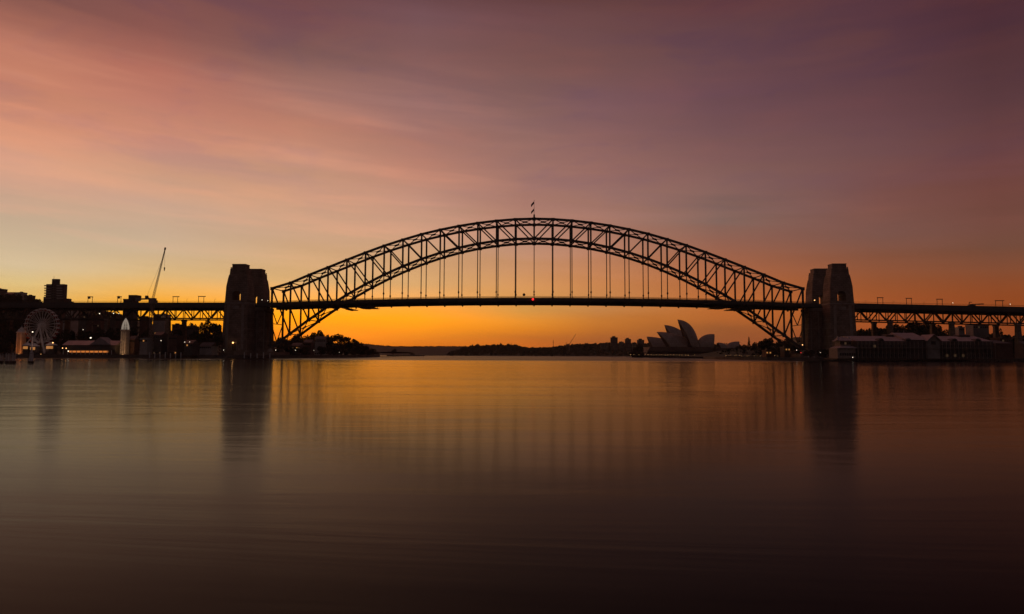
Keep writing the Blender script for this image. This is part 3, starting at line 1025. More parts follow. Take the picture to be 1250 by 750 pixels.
# --- the stepped tower block
t = thing('tower_block', 'tall stepped tower with serrated balcony floors, rising behind the big wheel', 'tower block', (-680, 310, 30))
P3 = lambda px, py: at(px, py, 300)


def slab(mb, px0, px1, py0, py1, y0, y1):
    a, b = P3(px0, py0), P3(px1, py1)
    mb.box(a.x, b.x, y0, y1, min(a.z, b.z), max(a.z, b.z))
    return mb


slab(MB(), 56.5, 74.4, 347.0, 425, 300, 307).build('shaft', 'dark_wall', t)
slab(MB(), 52.5, 56.4, 362.5, 425, 301, 307).build('side_wing', 'dark_wall', t)
slab(MB(), 75.6, 80.4, 364.6, 425, 301, 307).build('side_wing', 'brick', t)
slab(MB(), 80.5, 83.6, 368.2, 425, 302, 307).build('side_wing', 'dark_wall', t)
slab(MB(), 62.6, 70.4, 340.6, 347.0, 301.5, 305).build('lift_housing', 'dark_wall', t)
a = P3(64, 340.6)
MB().tube((a.x, 303, a.z), (a.x, 303, a.z + 5.0), .25, .1).build('mast', 'steel', t)
for k in range(6):
    py = 348.4 + k * 3.05
    for s, (q0, q1) in enumerate(((55.0, 62.5), (70.0, 76.4))):
        slab(MB(), q0, q1, py, py + 1.25, 298.2, 306.0 if s else 300.2).build('balcony', 'render', t)
for k in range(6):
    for px in (64.2, 66.5, 68.6):
        q = P3(px, 349.5 + k * 3.05)
        inst('window', win_mesh(1.7, 1.9, 'glass'), t, Vector((q.x, 299.95, q.z)) - t.location)

# --- blocks between the tower and the viaduct
building('apartment_block', 79.5, 96.5, 375.4, 205, 16, 'render', 'pale edged block in front of the stepped tower, beside the wheel', ground=HN, cols=5, rows=6, lit=((3, 1),))
building('apartment_block', 77, 90.5, 391.5, 175, 14, 'render', 'small pale block below the pale edged one, beside the wheel', ground=HN, cols=4, rows=3)
building('apartment_block', 68, 79, 382, 230, 14, 'brick', 'brown block squeezed between the stepped tower and the pale edged block', ground=HN, cols=3, rows=5)
BL = [
    (97, 113, 385, 150, 'dark_wall', 'dark block under the viaduct, nearest the pale edged block', 5, 3, ((1, 3),)),
    (114, 131, 381, 150, 'brick', 'brick block under the viaduct with one lit window, left of the lattice domed tower', 5, 4, ((0, 1),)),
    (132, 149, 384, 140, 'dark_wall', 'dark block under the viaduct right behind the lattice domed tower', 5, 3, ((0, 1),)),
    (170.5, 186, 388, 140, 'brick', 'brick block under the viaduct behind the crane mast', 4, 3, ()),
    (187, 209, 384.5, 150, 'render', 'greyish block under the viaduct just past the crane mast', 6, 3, ((1, 1),)),
    (210, 226, 397, 120, 'brick', 'low brick block seen below the open end of the viaduct lattice', 4, 2, ()),
    (227, 243, 399, 125, 'dark_wall', 'low dark block below the viaduct lattice, before the tree', 4, 2, ((1, 2),)),
]
for x0, x1, py, Y, m_, lb, c_, r_, lit in BL:
    building('apartment_block', x0, x1, py, Y, 14, m_, lb, ground=lambda x, y: 8.0, cols=c_, rows=r_, lit=lit)
t = building('apartment_tower', 150.5, 169.5, 366.0, 130, 16, 'dark_wall', 'squat dark tower with a flat cap showing above the viaduct', 'tower block', ground=lambda x, y: 8.0, cols=5, rows=6)
a, b = at(155, 360, 130), at(164.6, 366, 130)
MB().box(a.x, b.x, 133, 143, b.z - .2, a.z).build('roof_house', 'dark_wall', t)

# --- waterfront under the viaduct
HW = [
    (158, 170, 410, -52, 'brick', 'x', 'gabled brick shed on the shore right of the lattice domed tower', 4, 1, ()),
    (171, 187, 414, -56, 'render', 'flat', 'low pale shed at the foot of the crane', 5, 1, ((0, 2),)),
    (188, 205, 405, -48, 'dark_wall', 'x', 'gabled dark house on the shore past the crane', 4, 2, ()),
    (206, 224, 411, -52, 'brick', 'flat', 'flat brick house on the shore with a lit window, halfway to the stone tower', 5, 2, ((1, 4),)),
    (225, 243, 415, -54, 'dark_wall', 'x', 'gabled dark cottage on the shore, second before the stone tower', 4, 1, ((0, 1),)),
    (244, 266, 418, -34, 'render', 'x', 'long pale cottage on the shore, last before the stone tower', 6, 1, ()),
]
for x0, x1, py, Y, m_, rf, lb, c_, r_, lit in HW:
    building('waterfront_house', x0, x1, py, Y, 12, m_, lb, 'house', roof=rf, cols=c_, rows=r_, lit=lit, rise=3.2, ww=1.2, wh=1.3, top_gap=1.6)


# ------------------------------------------------------------------ amusement park
def wheel():
    c = at(51.2, 397.2, -45)
    r = 14.8
    t = thing('ferris_wheel', 'big pale ferris wheel standing on the shore before the dark hill', 'ferris wheel', (c.x, -45, 2.6))
    n = 24
    for y in (-46.4, -43.4):
        mb = MB()
        for rr, w in ((r, .26), (r - 2.1, .18)):
            for i in range(n * 2):
                a0, a1 = 2 * pi * i / (n * 2), 2 * pi * (i + 1) / (n * 2)
                mb.bar((c.x + rr * cos(a0), y, c.z + rr * sin(a0)), (c.x + rr * cos(a1), y, c.z + rr * sin(a1)), w)
        for i in range(n):
            a0, a1 = 2 * pi * i / n, 2 * pi * (i + .5) / n
            mb.bar((c.x + (r - 2.1) * cos(a0), y, c.z + (r - 2.1) * sin(a0)), (c.x + r * cos(a1), y, c.z + r * sin(a1)), .14)
        mb.build('rim', 'white', t)
        for i in range(n):
            a = 2 * pi * (i + .5) / n
            MB().bar((c.x + 1.2 * cos(a), y, c.z + 1.2 * sin(a)), (c.x + r * cos(a), y, c.z + r * sin(a)), .22).build('spoke', 'white', t)
    MB().tube((c.x, -48.2, c.z), (c.x, -41.8, c.z), 1.5, n=14).build('hub', 'white', t)
    for y, s in ((-48, -1), (-42, 1)):
        for sx in (-1, 1):
            MB().bar((c.x, y, c.z), (c.x + sx * 7.8, y + s * 2.2, 2.6), .8, .8, w2=1.3).build('leg', 'white', t)
        MB().bar((c.x - 4.0, y + s * 1.1, 14.5), (c.x + 4.0, y + s * 1.1, 14.5), .45).build('leg_tie', 'white', t)
    MB().box(c.x - 11.5, c.x + 11.5, -51, -39, 2.6, 3.5).build('platform', 'timber', t)
    cab = MB().frustum(0, 0, -2.7, .8, .8, -1.5, 1.0, 1.0).mesh('gondola', M['red'])
    can = MB().frustum(0, 0, -.85, 1.5, 1.5, 0, .3, .3).box(-.06, .06, -.06, .06, -1.5, -.7).mesh('canopy', M['white'])
    for i in range(n):
        a = 2 * pi * (i + .5) / n
        g = inst('gondola', cab, t, Vector((c.x + (r + .4) * cos(a), -45, c.z + (r + .4) * sin(a))) - t.location)
        inst('canopy', can, g)
    # the axle the gondola hangs on
    for i in range(n):
        a = 2 * pi * (i + .5) / n
        MB().bar((c.x + (r + .4) * cos(a), -46.4, c.z + (r + .4) * sin(a)), (c.x + (r + .4) * cos(a), -43.4, c.z + (r + .4) * sin(a)), .2).build('axle', 'white', t)


wheel()


def flood(px, Y, z, energy, color, label, target):
    """a flood lamp standing on the ground with its own light"""
    X = at(px, 430, Y).x
    t = thing('flood_lamp', label, 'flood lamp', (X, Y, z), 'flood lamps in the amusement park')
    MB().box(X - .5, X + .5, Y - .35, Y + .35, z, z + .5).build('housing', 'steel', t)
    MB().box(X - .4, X + .4, Y - .25, Y + .25, z + .5, z + .58).build('lens', 'bulb_warm', t)
    ld = bpy.data.lights.new('bulb', 'SPOT')
    ld.energy = energy
    ld.color = color
    ld.spot_size = R(70)
    ld.spot_blend = .6
    ld.shadow_soft_size = .4
    lo = bpy.data.objects.new('bulb', ld)
    COL.objects.link(lo)
    lo.parent = t
    lo.location = (0, 0, .8)
    d = Vector(target) - Vector((X, Y, z + .8))
    lo.rotation_euler = d.to_track_quat('-Z', 'Y').to_euler()


# capped tower, floodlit orange
a, b = at(19.4, 424, -50), at(26.6, 398, -50)
cx = (a.x + b.x) / 2
t = thing('park_tower', 'short floodlit orange tower with a pale cap, just beside the big wheel', 'tower', (cx, -47, 2.6))
MB().frustum(cx, -47, 2.6, 2.8, 2.8, 22, 2.4, 2.4).build('shaft', 'render', t)
for s in (-1, 1):
    MB().box(cx + s * 1.8 - .3, cx + s * 1.8 + .3, -50.0, -49.7, 2.6, 21.6).build('pilaster', 'white', t)
MB().frustum(cx, -47, 22, 2.9, 2.9, 23, 2.9, 2.9).build('cornice', 'white', t)
MB().frustum(cx, -47, 23, 2.4, 2.4, 25.4, 1.6, 1.6).ball((cx, -47, 25.4), 1.6, 10, 6).build('cap', 'white', t)
MB().tube((cx, -47, 26.8), (cx, -47, 29.2), .3, .08).build('spike', 'white', t)
flood(23, -60, 2.6, 4200, (1, .26, .045), 'flood lamp on the ground shining up the orange capped tower', (cx, -47, 12))

flood(50, -70, 2.6, 1700, (1, .55, .42), 'added flood lamp on the ground, there to brighten the ferris wheel', (at(51.2, 397.2, -45).x, -45, 24))  # added lamp, no known source: lifts the wheel out of the dark

# lattice domed tower, floodlit cream
c0 = at(149.6, 424, -60)
cx = c0.x
zt0, zt1, zt2 = 2.6, at(149.6, 403.5, -60).z, at(149.6, 388.2, -60).z
t = thing('domed_tower', 'slim cream floodlit tower with a pointed open lattice dome, beside the carnival hall', 'tower', (cx, -57, 2.6))
MB().frustum(cx, -57, zt0, 2.7, 2.7, zt1, 2.45, 2.45).build('shaft', 'render', t)
for s in (-1, 0, 1):
    MB().box(cx + s * 1.6 - .3, cx + s * 1.6 + .3, -59.95, -59.55, zt0, zt1 - 1).build('rib', 'white', t)
MB().frustum(cx, -57, zt1, 2.9, 2.9, zt1 + .8, 2.9, 2.9).build('cornice', 'white', t)


def dome_r(u):
    return 2.7 * (1 - u ** 2.1) + .12


for k in range(8):
    mb = MB()
    an = 2 * pi * (k + .5) / 8
    pr_ = None
    for j in range(9):
        u = j / 8
        pt = (cx + dome_r(u) * cos(an), -57 + dome_r(u) * sin(an), zt1 + .8 + (zt2 - zt1 - 1.2) * u)
        if pr_:
            mb.bar(pr_, pt, .42)
        pr_ = pt
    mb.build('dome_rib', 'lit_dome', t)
for u in (.25, .5, .72):
    mb = MB()
    for k in range(16):
        a0, a1 = 2 * pi * k / 16, 2 * pi * (k + 1) / 16
        z = zt1 + .8 + (zt2 - zt1 - 1.2) * u
        mb.bar((cx + dome_r(u) * cos(a0), -57 + dome_r(u) * sin(a0), z), (cx + dome_r(u) * cos(a1), -57 + dome_r(u) * sin(a1), z), .28)
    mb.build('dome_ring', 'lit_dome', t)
MB().tube((cx, -57, zt2 - .6), (cx, -57, zt2 + 1.6), .18, .06).build('finial', 'white', t)
flood(149.6, -72, 2.6, 3300, (1, .50, .20), 'flood lamp on the ground shining up the lattice domed tower', (cx, -57, 12))

# carnival hall with the long lit strip
a, b = at(77.5, 417.5, -62), at(141.5, 417.5, -62)
t = thing('carnival_hall', 'long low hall with an orange lit strip along its front, beside the lattice domed tower', 'hall', ((a.x + b.x) / 2, -56, 2.6))
zr_ = at(100, 415.8, -62).z
ze = at(100, 421.5, -62).z
MB().box(a.x, b.x, -62, -48, 2.6, ze).build('wall', 'dark_wall', t)
MB().gable(a.x, b.x, -62, -48, ze, zr_, 'x', .8).build('roof', 'metal_roof', t)
s0, s1 = at(84, 428.3, -63), at(131, 430.6, -63)
MB().box(s0.x, s1.x, -62.4, -62.05, s1.z, s0.z).build('lit_fascia', 'lit_strip', t)
MB().box(a.x - 1, b.x + 1, -64.8, -62.5, s0.z + .4, s0.z + .8).build('awning', 'roof', t)
g0, g1 = at(110, 413.4, -63), at(134, 413.4, -63)
MB().gable(g0.x, g1.x, -62.6, -52, ze + .5, g0.z + 1.2, 'y', .3).build('front_gable', 'metal_roof', t)
q = at(110.5, 412.6, -63)
MB().box(q.x - .5, q.x + .5, -63.0, -62.61, q.z - .45, q.z + .45).build('lit_sign', 'bulb_white', t)
for k in range(12):
    x = a.x + (b.x - a.x) * (k + .5) / 12
    MB().box(x - .2, x + .2, -64.6, -64.2, 2.6, s0.z + .4).build('column', 'white', t)

# booths at the wheel's foot
for px0, px1, py, m_, lb in ((28, 35, 418.5, 'lit_window', 'glowing striped booth under the wheel, nearest the orange tower'), (36.5, 44, 419.5, 'lit_window', 'glowing booth under the wheel, second from the orange tower'), (56, 66, 418.2, 'lit_window', 'glowing booth under the wheel, on the side of the carnival hall')):
    a, b = at(px0, py, -58), at(px1, py, -58)
    t = thing('fairground_booth', lb, 'booth', ((a.x + b.x) / 2, -56, 2.6), 'lit booths under the wheel')
    z1 = a.z
    MB().box(a.x, b.x, -58, -54, 2.6, z1 - 2.4).build('wall', 'dark_wall', t)
    MB().box(a.x + .6, b.x - .6, -58.25, -58.02, z1 - 5.6, z1 - 3.2).build('counter', m_, t)
    mb = MB()
    c_ = (a.x + b.x) / 2
    mb.frustum(c_, -56, z1 - 2.4, (b.x - a.x) / 2 + .5, 2.6, z1 + .4, .3, .3)
    mb.build('canopy', 'white', t)
# swing ride mast with fanned arms
c_ = at(39.6, 411, -64)
t = thing('swing_ride', 'small fan shaped ride with raised arms and a white lamp, in front of the wheel', 'ride', (c_.x, -64, 2.6))
MB().tube((c_.x, -64, 2.6), (c_.x, -64, c_.z), .8, .5).build('mast', 'white', t)
for k in range(7):
    an = pi * (k + .5) / 7
    MB().bar((c_.x, -64 + (k % 2) * .8, c_.z), (c_.x + 5.6 * cos(an), -64 + (k % 2) * .8, c_.z - 7 + 3.6 * sin(an)), .35).build('arm', 'white', t)
q = at(39.8, 405.4, -64)
MB().tube((c_.x, -64, c_.z), (c_.x, -64, q.z), .18).build('lamp_stem', 'steel', t)
MB().ball((q.x, -64, q.z), .45).build('lamp', 'bulb_white', t)


def lamp(px, py, Y, label, bulb='bulb_warm', r=.6, ground=2.6, group='lamps along the shore'):
    q = at(px, py, Y)
    t = thing('street_lamp', label, 'street lamp', (q.x, Y, ground), group)
    MB().tube((q.x, Y + .3, ground), (q.x, Y + .3, q.z - r), .11, .08).build('post', 'steel', t)
    MB().ball((q.x, Y, q.z), r, 8, 6).build('bulb', bulb, t)


for px, py, Y, lb, bulb, r in [
    (64.5, 418.6, -60, 'bright warm lamp at the wheel foot, over the booth by the hall', 'bulb_warm', .95),
    (76.4, 425.2, -66, 'warm lamp at the end of the carnival hall, farther from its strip', 'bulb_warm', .75),
    (80.8, 425.4, -66, 'warm lamp at the end of the carnival hall, closer to its strip', 'bulb_warm', .75),
    (83.4, 428.9, -68, 'cool white lamp at the near end of the hall strip', 'bulb_white', .8),
    (101.5, 402.6, -20, 'faint white lamp under the viaduct above the hall roof', 'bulb_white', .5),
    (121.5, 383.0, -14, 'white lamp under the viaduct, left one of three', 'bulb_white', .7),
    (138.6, 382.8, -14, 'white lamp under the viaduct, middle one of three', 'bulb_white', .7),
    (145.2, 383.0, -14, 'white lamp under the viaduct, right one of three', 'bulb_white', .55),
    (196.6, 416.0, -60, 'white shore lamp in front of the gabled dark house', 'bulb_white', .55),
    (225.5, 417.8, -58, 'white shore lamp beside the flat brick house', 'bulb_white', .5),
    (231.5, 417.6, -60, 'faint shore lamp beside the gabled dark cottage', 'bulb_white', .45),
    (273.0, 427.5, -22, 'white lamp at the water foot of the lamp lit stone tower', 'bulb_white', .5),
    (336.5, 427.6, -10, 'white shore lamp under the arch, nearest the stone towers', 'bulb_white', .5),
    (360.8, 427.8, 26, 'white shore lamp under the arch, second from the stone towers', 'bulb_white', .5),
    (383.2, 428.0, 50, 'white shore lamp under the arch, third from the stone towers', 'bulb_white', .45),
    (414.5, 430.5, 110, 'dim shore lamp under the arch, farthest from the stone towers', 'bulb_white', .35),
    (979.6, 421.2, -18, 'bright orange lamp at the foot of the towers beside the wharf', 'bulb_warm', .8),
    (977.6, 430.8, -34, 'red harbour lamp at the foot of the towers beside the wharf', 'bulb_red', .6),
    (972.5, 427.6, -36, 'white shore lamp close to the red harbour lamp', 'bulb_white', .5),
    (1001.5, 430.5, -50, 'white shore lamp before the towers beside the wharf', 'bulb_white', .4),
    (1018.4, 437.0, -62, 'warm white lamp at the water corner of the wharf', 'bulb_white', .6),
    (1041.0, 436.4, -128, 'warm white lamp low on the wharf edge near the pavilion', 'bulb_white', .5),
]:
    lamp(px, py, Y, lb, bulb, r * .5, 2.4)


# ------------------------------------------------------------------ mobile crane
base = at(183.5, 431, -46)
foot = at(185.6, 371, -46)
tip = at(201.4, 304.4, -46)
t = thing('tower_crane', 'tall slender crane with a steep raised boom, on the shore before the viaduct', 'crane', (base.x, -46, 2.6))
mb = MB()
w = 1.2
zt_ = foot.z
for sx in (-1, 1):
    for sy in (-1, 1):
        mb.bar((base.x + sx * w, -46 + sy * w, 2.6), (base.x + sx * w, -46 + sy * w, zt_), .3)
k = 16
for i in range(k):
    z0, z1 = 2.6 + (zt_ - 2.6) * i / k, 2.6 + (zt_ - 2.6) * (i + 1) / k
    for sy in (-1, 1):
        s = 1 if i % 2 else -1
        mb.bar((base.x - s * w, -46 + sy * w, z0), (base.x + s * w, -46 + sy * w, z1), .2)
        mb.bar((base.x + sy * w, -46 - s * w, z0), (base.x + sy * w, -46 + s * w, z1), .2)
mb.build('mast', 'crane', t)
MB().box(base.x - 3.2, base.x + 3.2, -48.8, -43.2, 2.6, 5.2).build('base', 'concrete', t)
MB().box(base.x - 2.4, base.x + 2.6, -48.2, -43.8, zt_, zt_ + 5.0).build('slewing_deck', 'crane', t)
cb = MB().box(base.x + 2.6, base.x + 4.6, -47.6, -45.4, zt_ + .4, zt_ + 3.0).build('cab', 'crane', t)
MB().box(base.x + 4.62, base.x + 4.72, -47.4, -45.6, zt_ + 1.4, zt_ + 2.7).build('cab_window', 'glass', cb)
f0 = Vector((foot.x, -46, zt_ + 2.6))
tp = Vector((tip.x, -46, tip.z))
d = (tp - f0).normalized()
nx_ = Vector((d.z, 0, -d.x))
mb = MB()
for off in (nx_ * .8 + Vector((0, .8, 0)), nx_ * .8 - Vector((0, .8, 0)), -nx_ * .8):
    mb.bar(f0 + off, tp + off * .35, .24)
for i in range(22):
    q0, q1 = f0.lerp(tp, i / 22), f0.lerp(tp, (i + 1) / 22)
    k0, k1 = 1 - .65 * i / 22, 1 - .65 * (i + 1) / 22
    A, B, C = nx_ * .8 + Vector((0, .8, 0)), nx_ * .8 - Vector((0, .8, 0)), -nx_ * .8
    mb.bar(q0 + A * k0, q1 + C * k1, .14)
    mb.bar(q0 + C * k0, q1 + B * k1, .14)
mb.build('boom', 'crane', t)
MB().bar(tp - d * .6, tp + d * 1.6, 1.1).build('boom_head', 'steel', t)
hook_z = at(201.2, 331, -46).z
MB().tube((tp.x, -46.0, tp.z), (tp.x + .2, -46.0, hook_z + 3), .07).build('hoist_rope', 'steel', t)
MB().frustum(tp.x + .2, -46, hook_z, .2, .2, hook_z + 3.2, .45, .45).build('hook_block', 'steel', t)
cj = at(167.5, 367.2, -46)
MB().bar((base.x - 2, -46, zt_ + 4.4), (cj.x, -46, cj.z + 1.4), 1.3).build('counter_jib', 'crane', t)
MB().box(cj.x - 1.2, cj.x + 2.2, -47.0, -45.0, cj.z - .4, cj.z + 2.6).build('counterweight', 'concrete', t)
ap = at(179.2, 362.2, -46)
MB().bar((base.x - 1.5, -46, zt_ + 2.6), (ap.x, -46, ap.z), .5).bar((base.x + 1.8, -46, zt_ + 2.6), (ap.x, -46, ap.z), .4).build('a_frame', 'crane', t)
MB().box(ap.x - 1.2, ap.x + 1.2, -46.8, -45.2, ap.z - 1.6, ap.z + .8).build('winch_head', 'steel', t)
MB().tube((ap.x, -46, ap.z), tuple(f0.lerp(tp, .82)), .07).build('luffing_rope', 'steel', t)


# ------------------------------------------------------------------ jetties with white piles
def jetty(px0, px1, Y, n, label, deck_h=2.2, pile_top=1.6):
    a, b = at(px0, 434, Y), at(px1, 434, Y)
    t = thing('jetty', label, 'jetty', ((a.x + b.x) / 2, Y, 0), 'small jetties along the shore')
    MB().box(a.x - 2, b.x + 2, Y - 2.5, Y + 9, deck_h - .5, deck_h).build('deck', 'timber', t)
    for i in range(n):
        x = a.x + (b.x - a.x) * i / (n - 1)
        ztop = deck_h + pile_top + (.8 if i % 3 == 0 else 0)
        MB().tube((x, Y - 2.9, -2), (x, Y - 2.9, ztop), .42, .38, 8).build('pile', 'white', t)
        MB().tube((x, Y + 6, -2), (x, Y + 6, deck_h - .5), .35, .35, 8).build('pile', 'timber', t)
    for z in (deck_h + 1.0,):
        MB().box(a.x - 1.5, b.x + 1.5, Y + 8.4, Y + 8.55, z, z + .12).build('hand_rail', 'steel', t)
    return t


jetty(185, 223, -74, 7, 'jetty with white capped piles below the gabled dark house and flat brick house', 2.2, 2.2)
jetty(300, 331, -46, 5, 'jetty with white capped piles at the foot of the lamp lit stone tower', 2.0, 2.6)
jetty(985, 1000, -50, 3, 'small jetty with white piles before the towers beside the wharf', 1.6, 1.6)


# mooring dolphins standing in the water
def dolphin(px0, px1, py, Y, n, taper, label):
    a, b = at(px0, py, Y), at(px1, py, Y)
    c_, w_, h_ = (a.x + b.x) / 2, (b.x - a.x), a.z
    t = thing('mooring_dolphin', label, 'mooring post', (c_, Y, 0), 'pile clusters standing in the water')
    for i in range(n):
        an = 2 * pi * (i + .5) / n
        r0, r1 = w_ / 2 * .82, w_ / 2 * .82 * taper
        MB().tube((c_ + r0 * cos(an), Y + r0 * sin(an), -3), (c_ + r1 * cos(an), Y + r1 * sin(an), h_ - .2 - .2 * (i % 2)), .26, .22, 8).build('pile', 'white', t)
    MB().tube((c_, Y, .1), (c_, Y, .95), w_ * .52, w_ * .5, 14).build('fender', 'timber', t)
    if taper > .6:
        MB().tube((c_, Y, h_ - .75), (c_, Y, h_ - .4), w_ * .44, w_ * .44, 14).build('cap_ring', 'timber', t)
    else:
        MB().tube((c_, Y, h_ - .9), (c_, Y, h_ - .5), w_ * .26, w_ * .24, 12).build('cap_ring', 'timber', t)
        MB().tube((c_, Y, h_ - .4), (c_, Y, h_ + .5), .16, .12).build('bollard', 'white', t)


dolphin(8.2, 18.8, 430.4, -392, 7, 1.0, 'wide square topped cluster of pale piles standing in the water')
dolphin(35.4, 41.6, 429.2, -392, 5, .45, 'narrow pointed cluster of pale piles standing in the water')
dolphin(-6.5, 3.6, 431.5, -392, 6, .9, 'pile cluster standing in the water, cut off by the edge of the photo')


# ------------------------------------------------------------------ under the arch: houses on the point
UA = [
    ('house', 384.5, 401, 410.5, 150, 'render', 'x', 'pale house among trees on the point under the arch', 5, 2, ()),
    ('house', 371, 384, 414.5, 120, 'brick', 'x', 'brown gabled house beside the pale house on the point', 4, 2, ()),
    ('house', 356, 371, 418.5, 90, 'dark_wall', 'x', 'low dark house on the point, second from the stone towers', 4, 1, ((0, 2),)),
    ('house', 341, 355.5, 416.5, 80, 'brick', 'flat', 'flat brown house on the point, closest to the stone towers', 4, 2, ()),
    ('house', 402, 414, 419.5, 160, 'render', 'x', 'small pale cottage past the pale house, on the point under the arch', 3, 1, ()),
]
for nm, x0, x1, py, Y, m_, rf, lb, c_, r_, lit in UA:
    building(nm, x0, x1, py, Y, 12, m_, lb, 'house', roof=rf, cols=c_, rows=r_, lit=lit, rise=3.5, ww=1.4, wh=1.5)


# ------------------------------------------------------------------ far shore: blocks, cranes, mast
FA = [
    (745, 754, 412.3, 'apartment block far behind the white shells, the tallest of three with a stepped top', 1),
    (762.6, 770.2, 414.4, 'apartment block far behind the white shells, the middle of three', 1),
    (777.4, 786.4, 415.4, 'apartment block far behind the white shells, the one touching them', 1),
    (755.4, 761.4, 417.6, 'low far block between the tallest and middle apartment blocks', 0),
    (771.2, 776.8, 418.6, 'low far block between the middle and last apartment blocks', 0),
    (733, 742, 419.4, 'low far block at the wooded side of the tallest apartment block', 0),
]
for x0, x1, py, lb, cap in FA:
    t = building('far_apartment', x0, x1, py, 1620, 18, 'dark_wall', lb, 'apartment block', ground=1.0, cols=4, rows=5, ww=2.4, wh=2.2, group='apartment blocks on the far shore')
    if cap:
        a, b = at(x0 + (x1 - x0) * .3, py - 1.8, 1620), at(x0 + (x1 - x0) * .72, py, 1620)
        MB().box(a.x, b.x, 1624, 1634, b.z - .1, a.z).build('roof_house', 'dark_wall', t)
for px, py, tx, ty, lb in ((694.8, 421, 703, 407.8, 'tiny far crane with its thin boom slanting up over the wooded shore'),):
    a, b = at(px, py, 1600), at(tx, ty, 1600)
    t = thing('far_crane', lb, 'crane', (a.x, 1600, 0))
    MB().bar((a.x, 1600, 0), (a.x, 1600, a.z + 2), 2.4).build('mast', 'crane', t)
    MB().bar((a.x, 1600, a.z), (b.x, 1600, b.z), 1.5, w2=.9).build('boom', 'crane', t)
    MB().box(a.x - 6, a.x + 2, 1597, 1603, a.z - 1, a.z + 3).build('cab', 'crane', t)
for px, py, lb in ((675.4, 415.4, 'thin far mast alone between the arch middle and the far crane'), (691.2, 417.8, 'thin far mast close beside the far crane'), (624, 418.8, 'thin far mast on the wooded rise under the mid span')):
    a = at(px, py, 1600)
    t = thing('far_mast', lb, 'mast', (a.x, 1600, 0))
    MB().tube((a.x, 1600, 0), (a.x, 1600, a.z), 1.1, .5).build('pole', 'steel', t)
    MB().box(a.x - 3.0, a.x + 3.0, 1599.6, 1600.4, a.z - 7, a.z - 6.2).build('yard', 'steel', t)


# ------------------------------------------------------------------ the shell roofed hall
def shells():
    Y0, Y1 = 610, 662
    t = thing('shell_roofed_hall', 'hall of pale sail shaped shells on a brown stone base, across the harbour', 'concert hall', (310, 630, 2.8))
    p0, p1 = at(787.5, 430, Y0 - 20), at(873.5, 423.8, Y0 - 20)
    MB().frustum((p0.x + p1.x) / 2, 640, 2.8, (p1.x - p0.x) / 2, 52, p1.z, (p1.x - p0.x) / 2 - 9, 50).build('podium', 'podium', t)
    MB().box(p0.x + 4, p1.x - 10, 587.0, 589.5, 8.6, 10.6).build('window_band', 'glass', t)
    MB().box(p0.x + 2, p1.x - 8, 586.2, 588.4, 11.4, 12.4).build('ledge', 'podium', t)
    q0, q1 = at(873.5, 430, Y0), at(905, 428, Y0)
    MB().box(q0.x - 3, q1.x, 600, 660, 2.8, q1.z + 4).build('rear_podium', 'podium', t)
    mb = MB()
    for k in range(9):
        mb.box(p1.x - 2 + k * 1.2, p1.x + 30 - k * 1.0, 600, 655, 2.8 + k * .9, 3.7 + k * .9 - .05)
    mb.build('stairs', 'podium', t)

    def shell(tip, base, end, ctrl, Yc, hw, foot=None, glass=True):
        T, E, C = at(*tip, Yc), at(*end, Yc), at(*ctrl, Yc)
        B = at(*base, Yc - hw)
        Q = at(*(foot or (end[0], base[1])), Yc - hw * .5)
        n, m_ = 18, 10
        for s in (-1, 1):
            mb = MB()
            P0 = Vector((B.x, Yc + s * hw, B.z))
            P1 = Vector((Q.x, Yc + s * hw * .75, B.z))
            for i in range(n + 1):
                u = i / n
                Rg = T * (1 - u) ** 2 + C * 2 * u * (1 - u) + E * u * u
                P = P0.lerp(P1, u ** 1.3)
                for j in range(m_ + 1):
                    w_ = j / m_
                    mid = (P + Rg) / 2
                    out = Vector((0, s * .8, .42))
                    L = (Rg - P).length
                    K = mid + out * L * .24
                    mb.v.append(tuple(P * (1 - w_) ** 2 + K * 2 * w_ * (1 - w_) + Rg * w_ * w_))
            for i in range(n):
                for j in range(m_):
                    a = i * (m_ + 1) + j
                    f = (a, a + m_ + 1, a + m_ + 2, a + 1)
                    mb.f.append(f if s < 0 else f[::-1])
            o = mb.build('shell', 'tile', t, smooth=True)
            so = o.modifiers.new('thickness', 'SOLIDIFY')
            so.thickness = 1.4
            so.offset = -1
        if glass:
            dirx = 1 if E.x > T.x else -1
            gl = MB()
            A = Vector((T.x + dirx * (abs(E.x - T.x) * .22), Yc, T.z - (T.z - B.z) * .28))
            gl.add([A, (B.x + dirx * 2, Yc - hw * .86, B.z), (B.x + dirx * 2, Yc + hw * .86, B.z), A + Vector((dirx * .8, 0, 0)), (B.x + dirx * 2.8, Yc - hw * .86, B.z), (B.x + dirx * 2.8, Yc + hw * .86, B.z)],
                   [(0, 1, 2), (5, 4, 3), (0, 3, 4, 1), (1, 4, 5, 2), (2, 5, 3, 0)])
            gl.build('glass_wall', 'glass', t)

    # far row
    shell((789.4, 411.2), (797.5, 425.5), (818, 416), (801, 411.0), Y1, 15, (814, 425))
    shell((811.0, 396.9), (826, 425), (845, 414), (827, 397.5), Y1, 22, (840, 425))
    # near row
    shell((801.8, 405.4), (819, 424.8), (842, 415), (820, 404.5), Y0, 19, (838, 425))
    shell((827.0, 390.3), (845, 425), (853.2, 420), (847.5, 391.2), Y0, 23, (853, 425))
    shell((872.0, 408.9), (871, 425.4), (852.4, 417.0), (858.5, 407.3), Y0, 15, (854, 425.4))
    # the small pair at the end
    shell((876.0, 418.3), (881, 427), (890.5, 423.4), (884, 418.2), Y0 + 5, 10, (889, 427))
    shell((902.6, 418.0), (901, 427.2), (886, 423.2), (891.5, 416.8), Y0 + 5, 10, (887, 427))


shells()
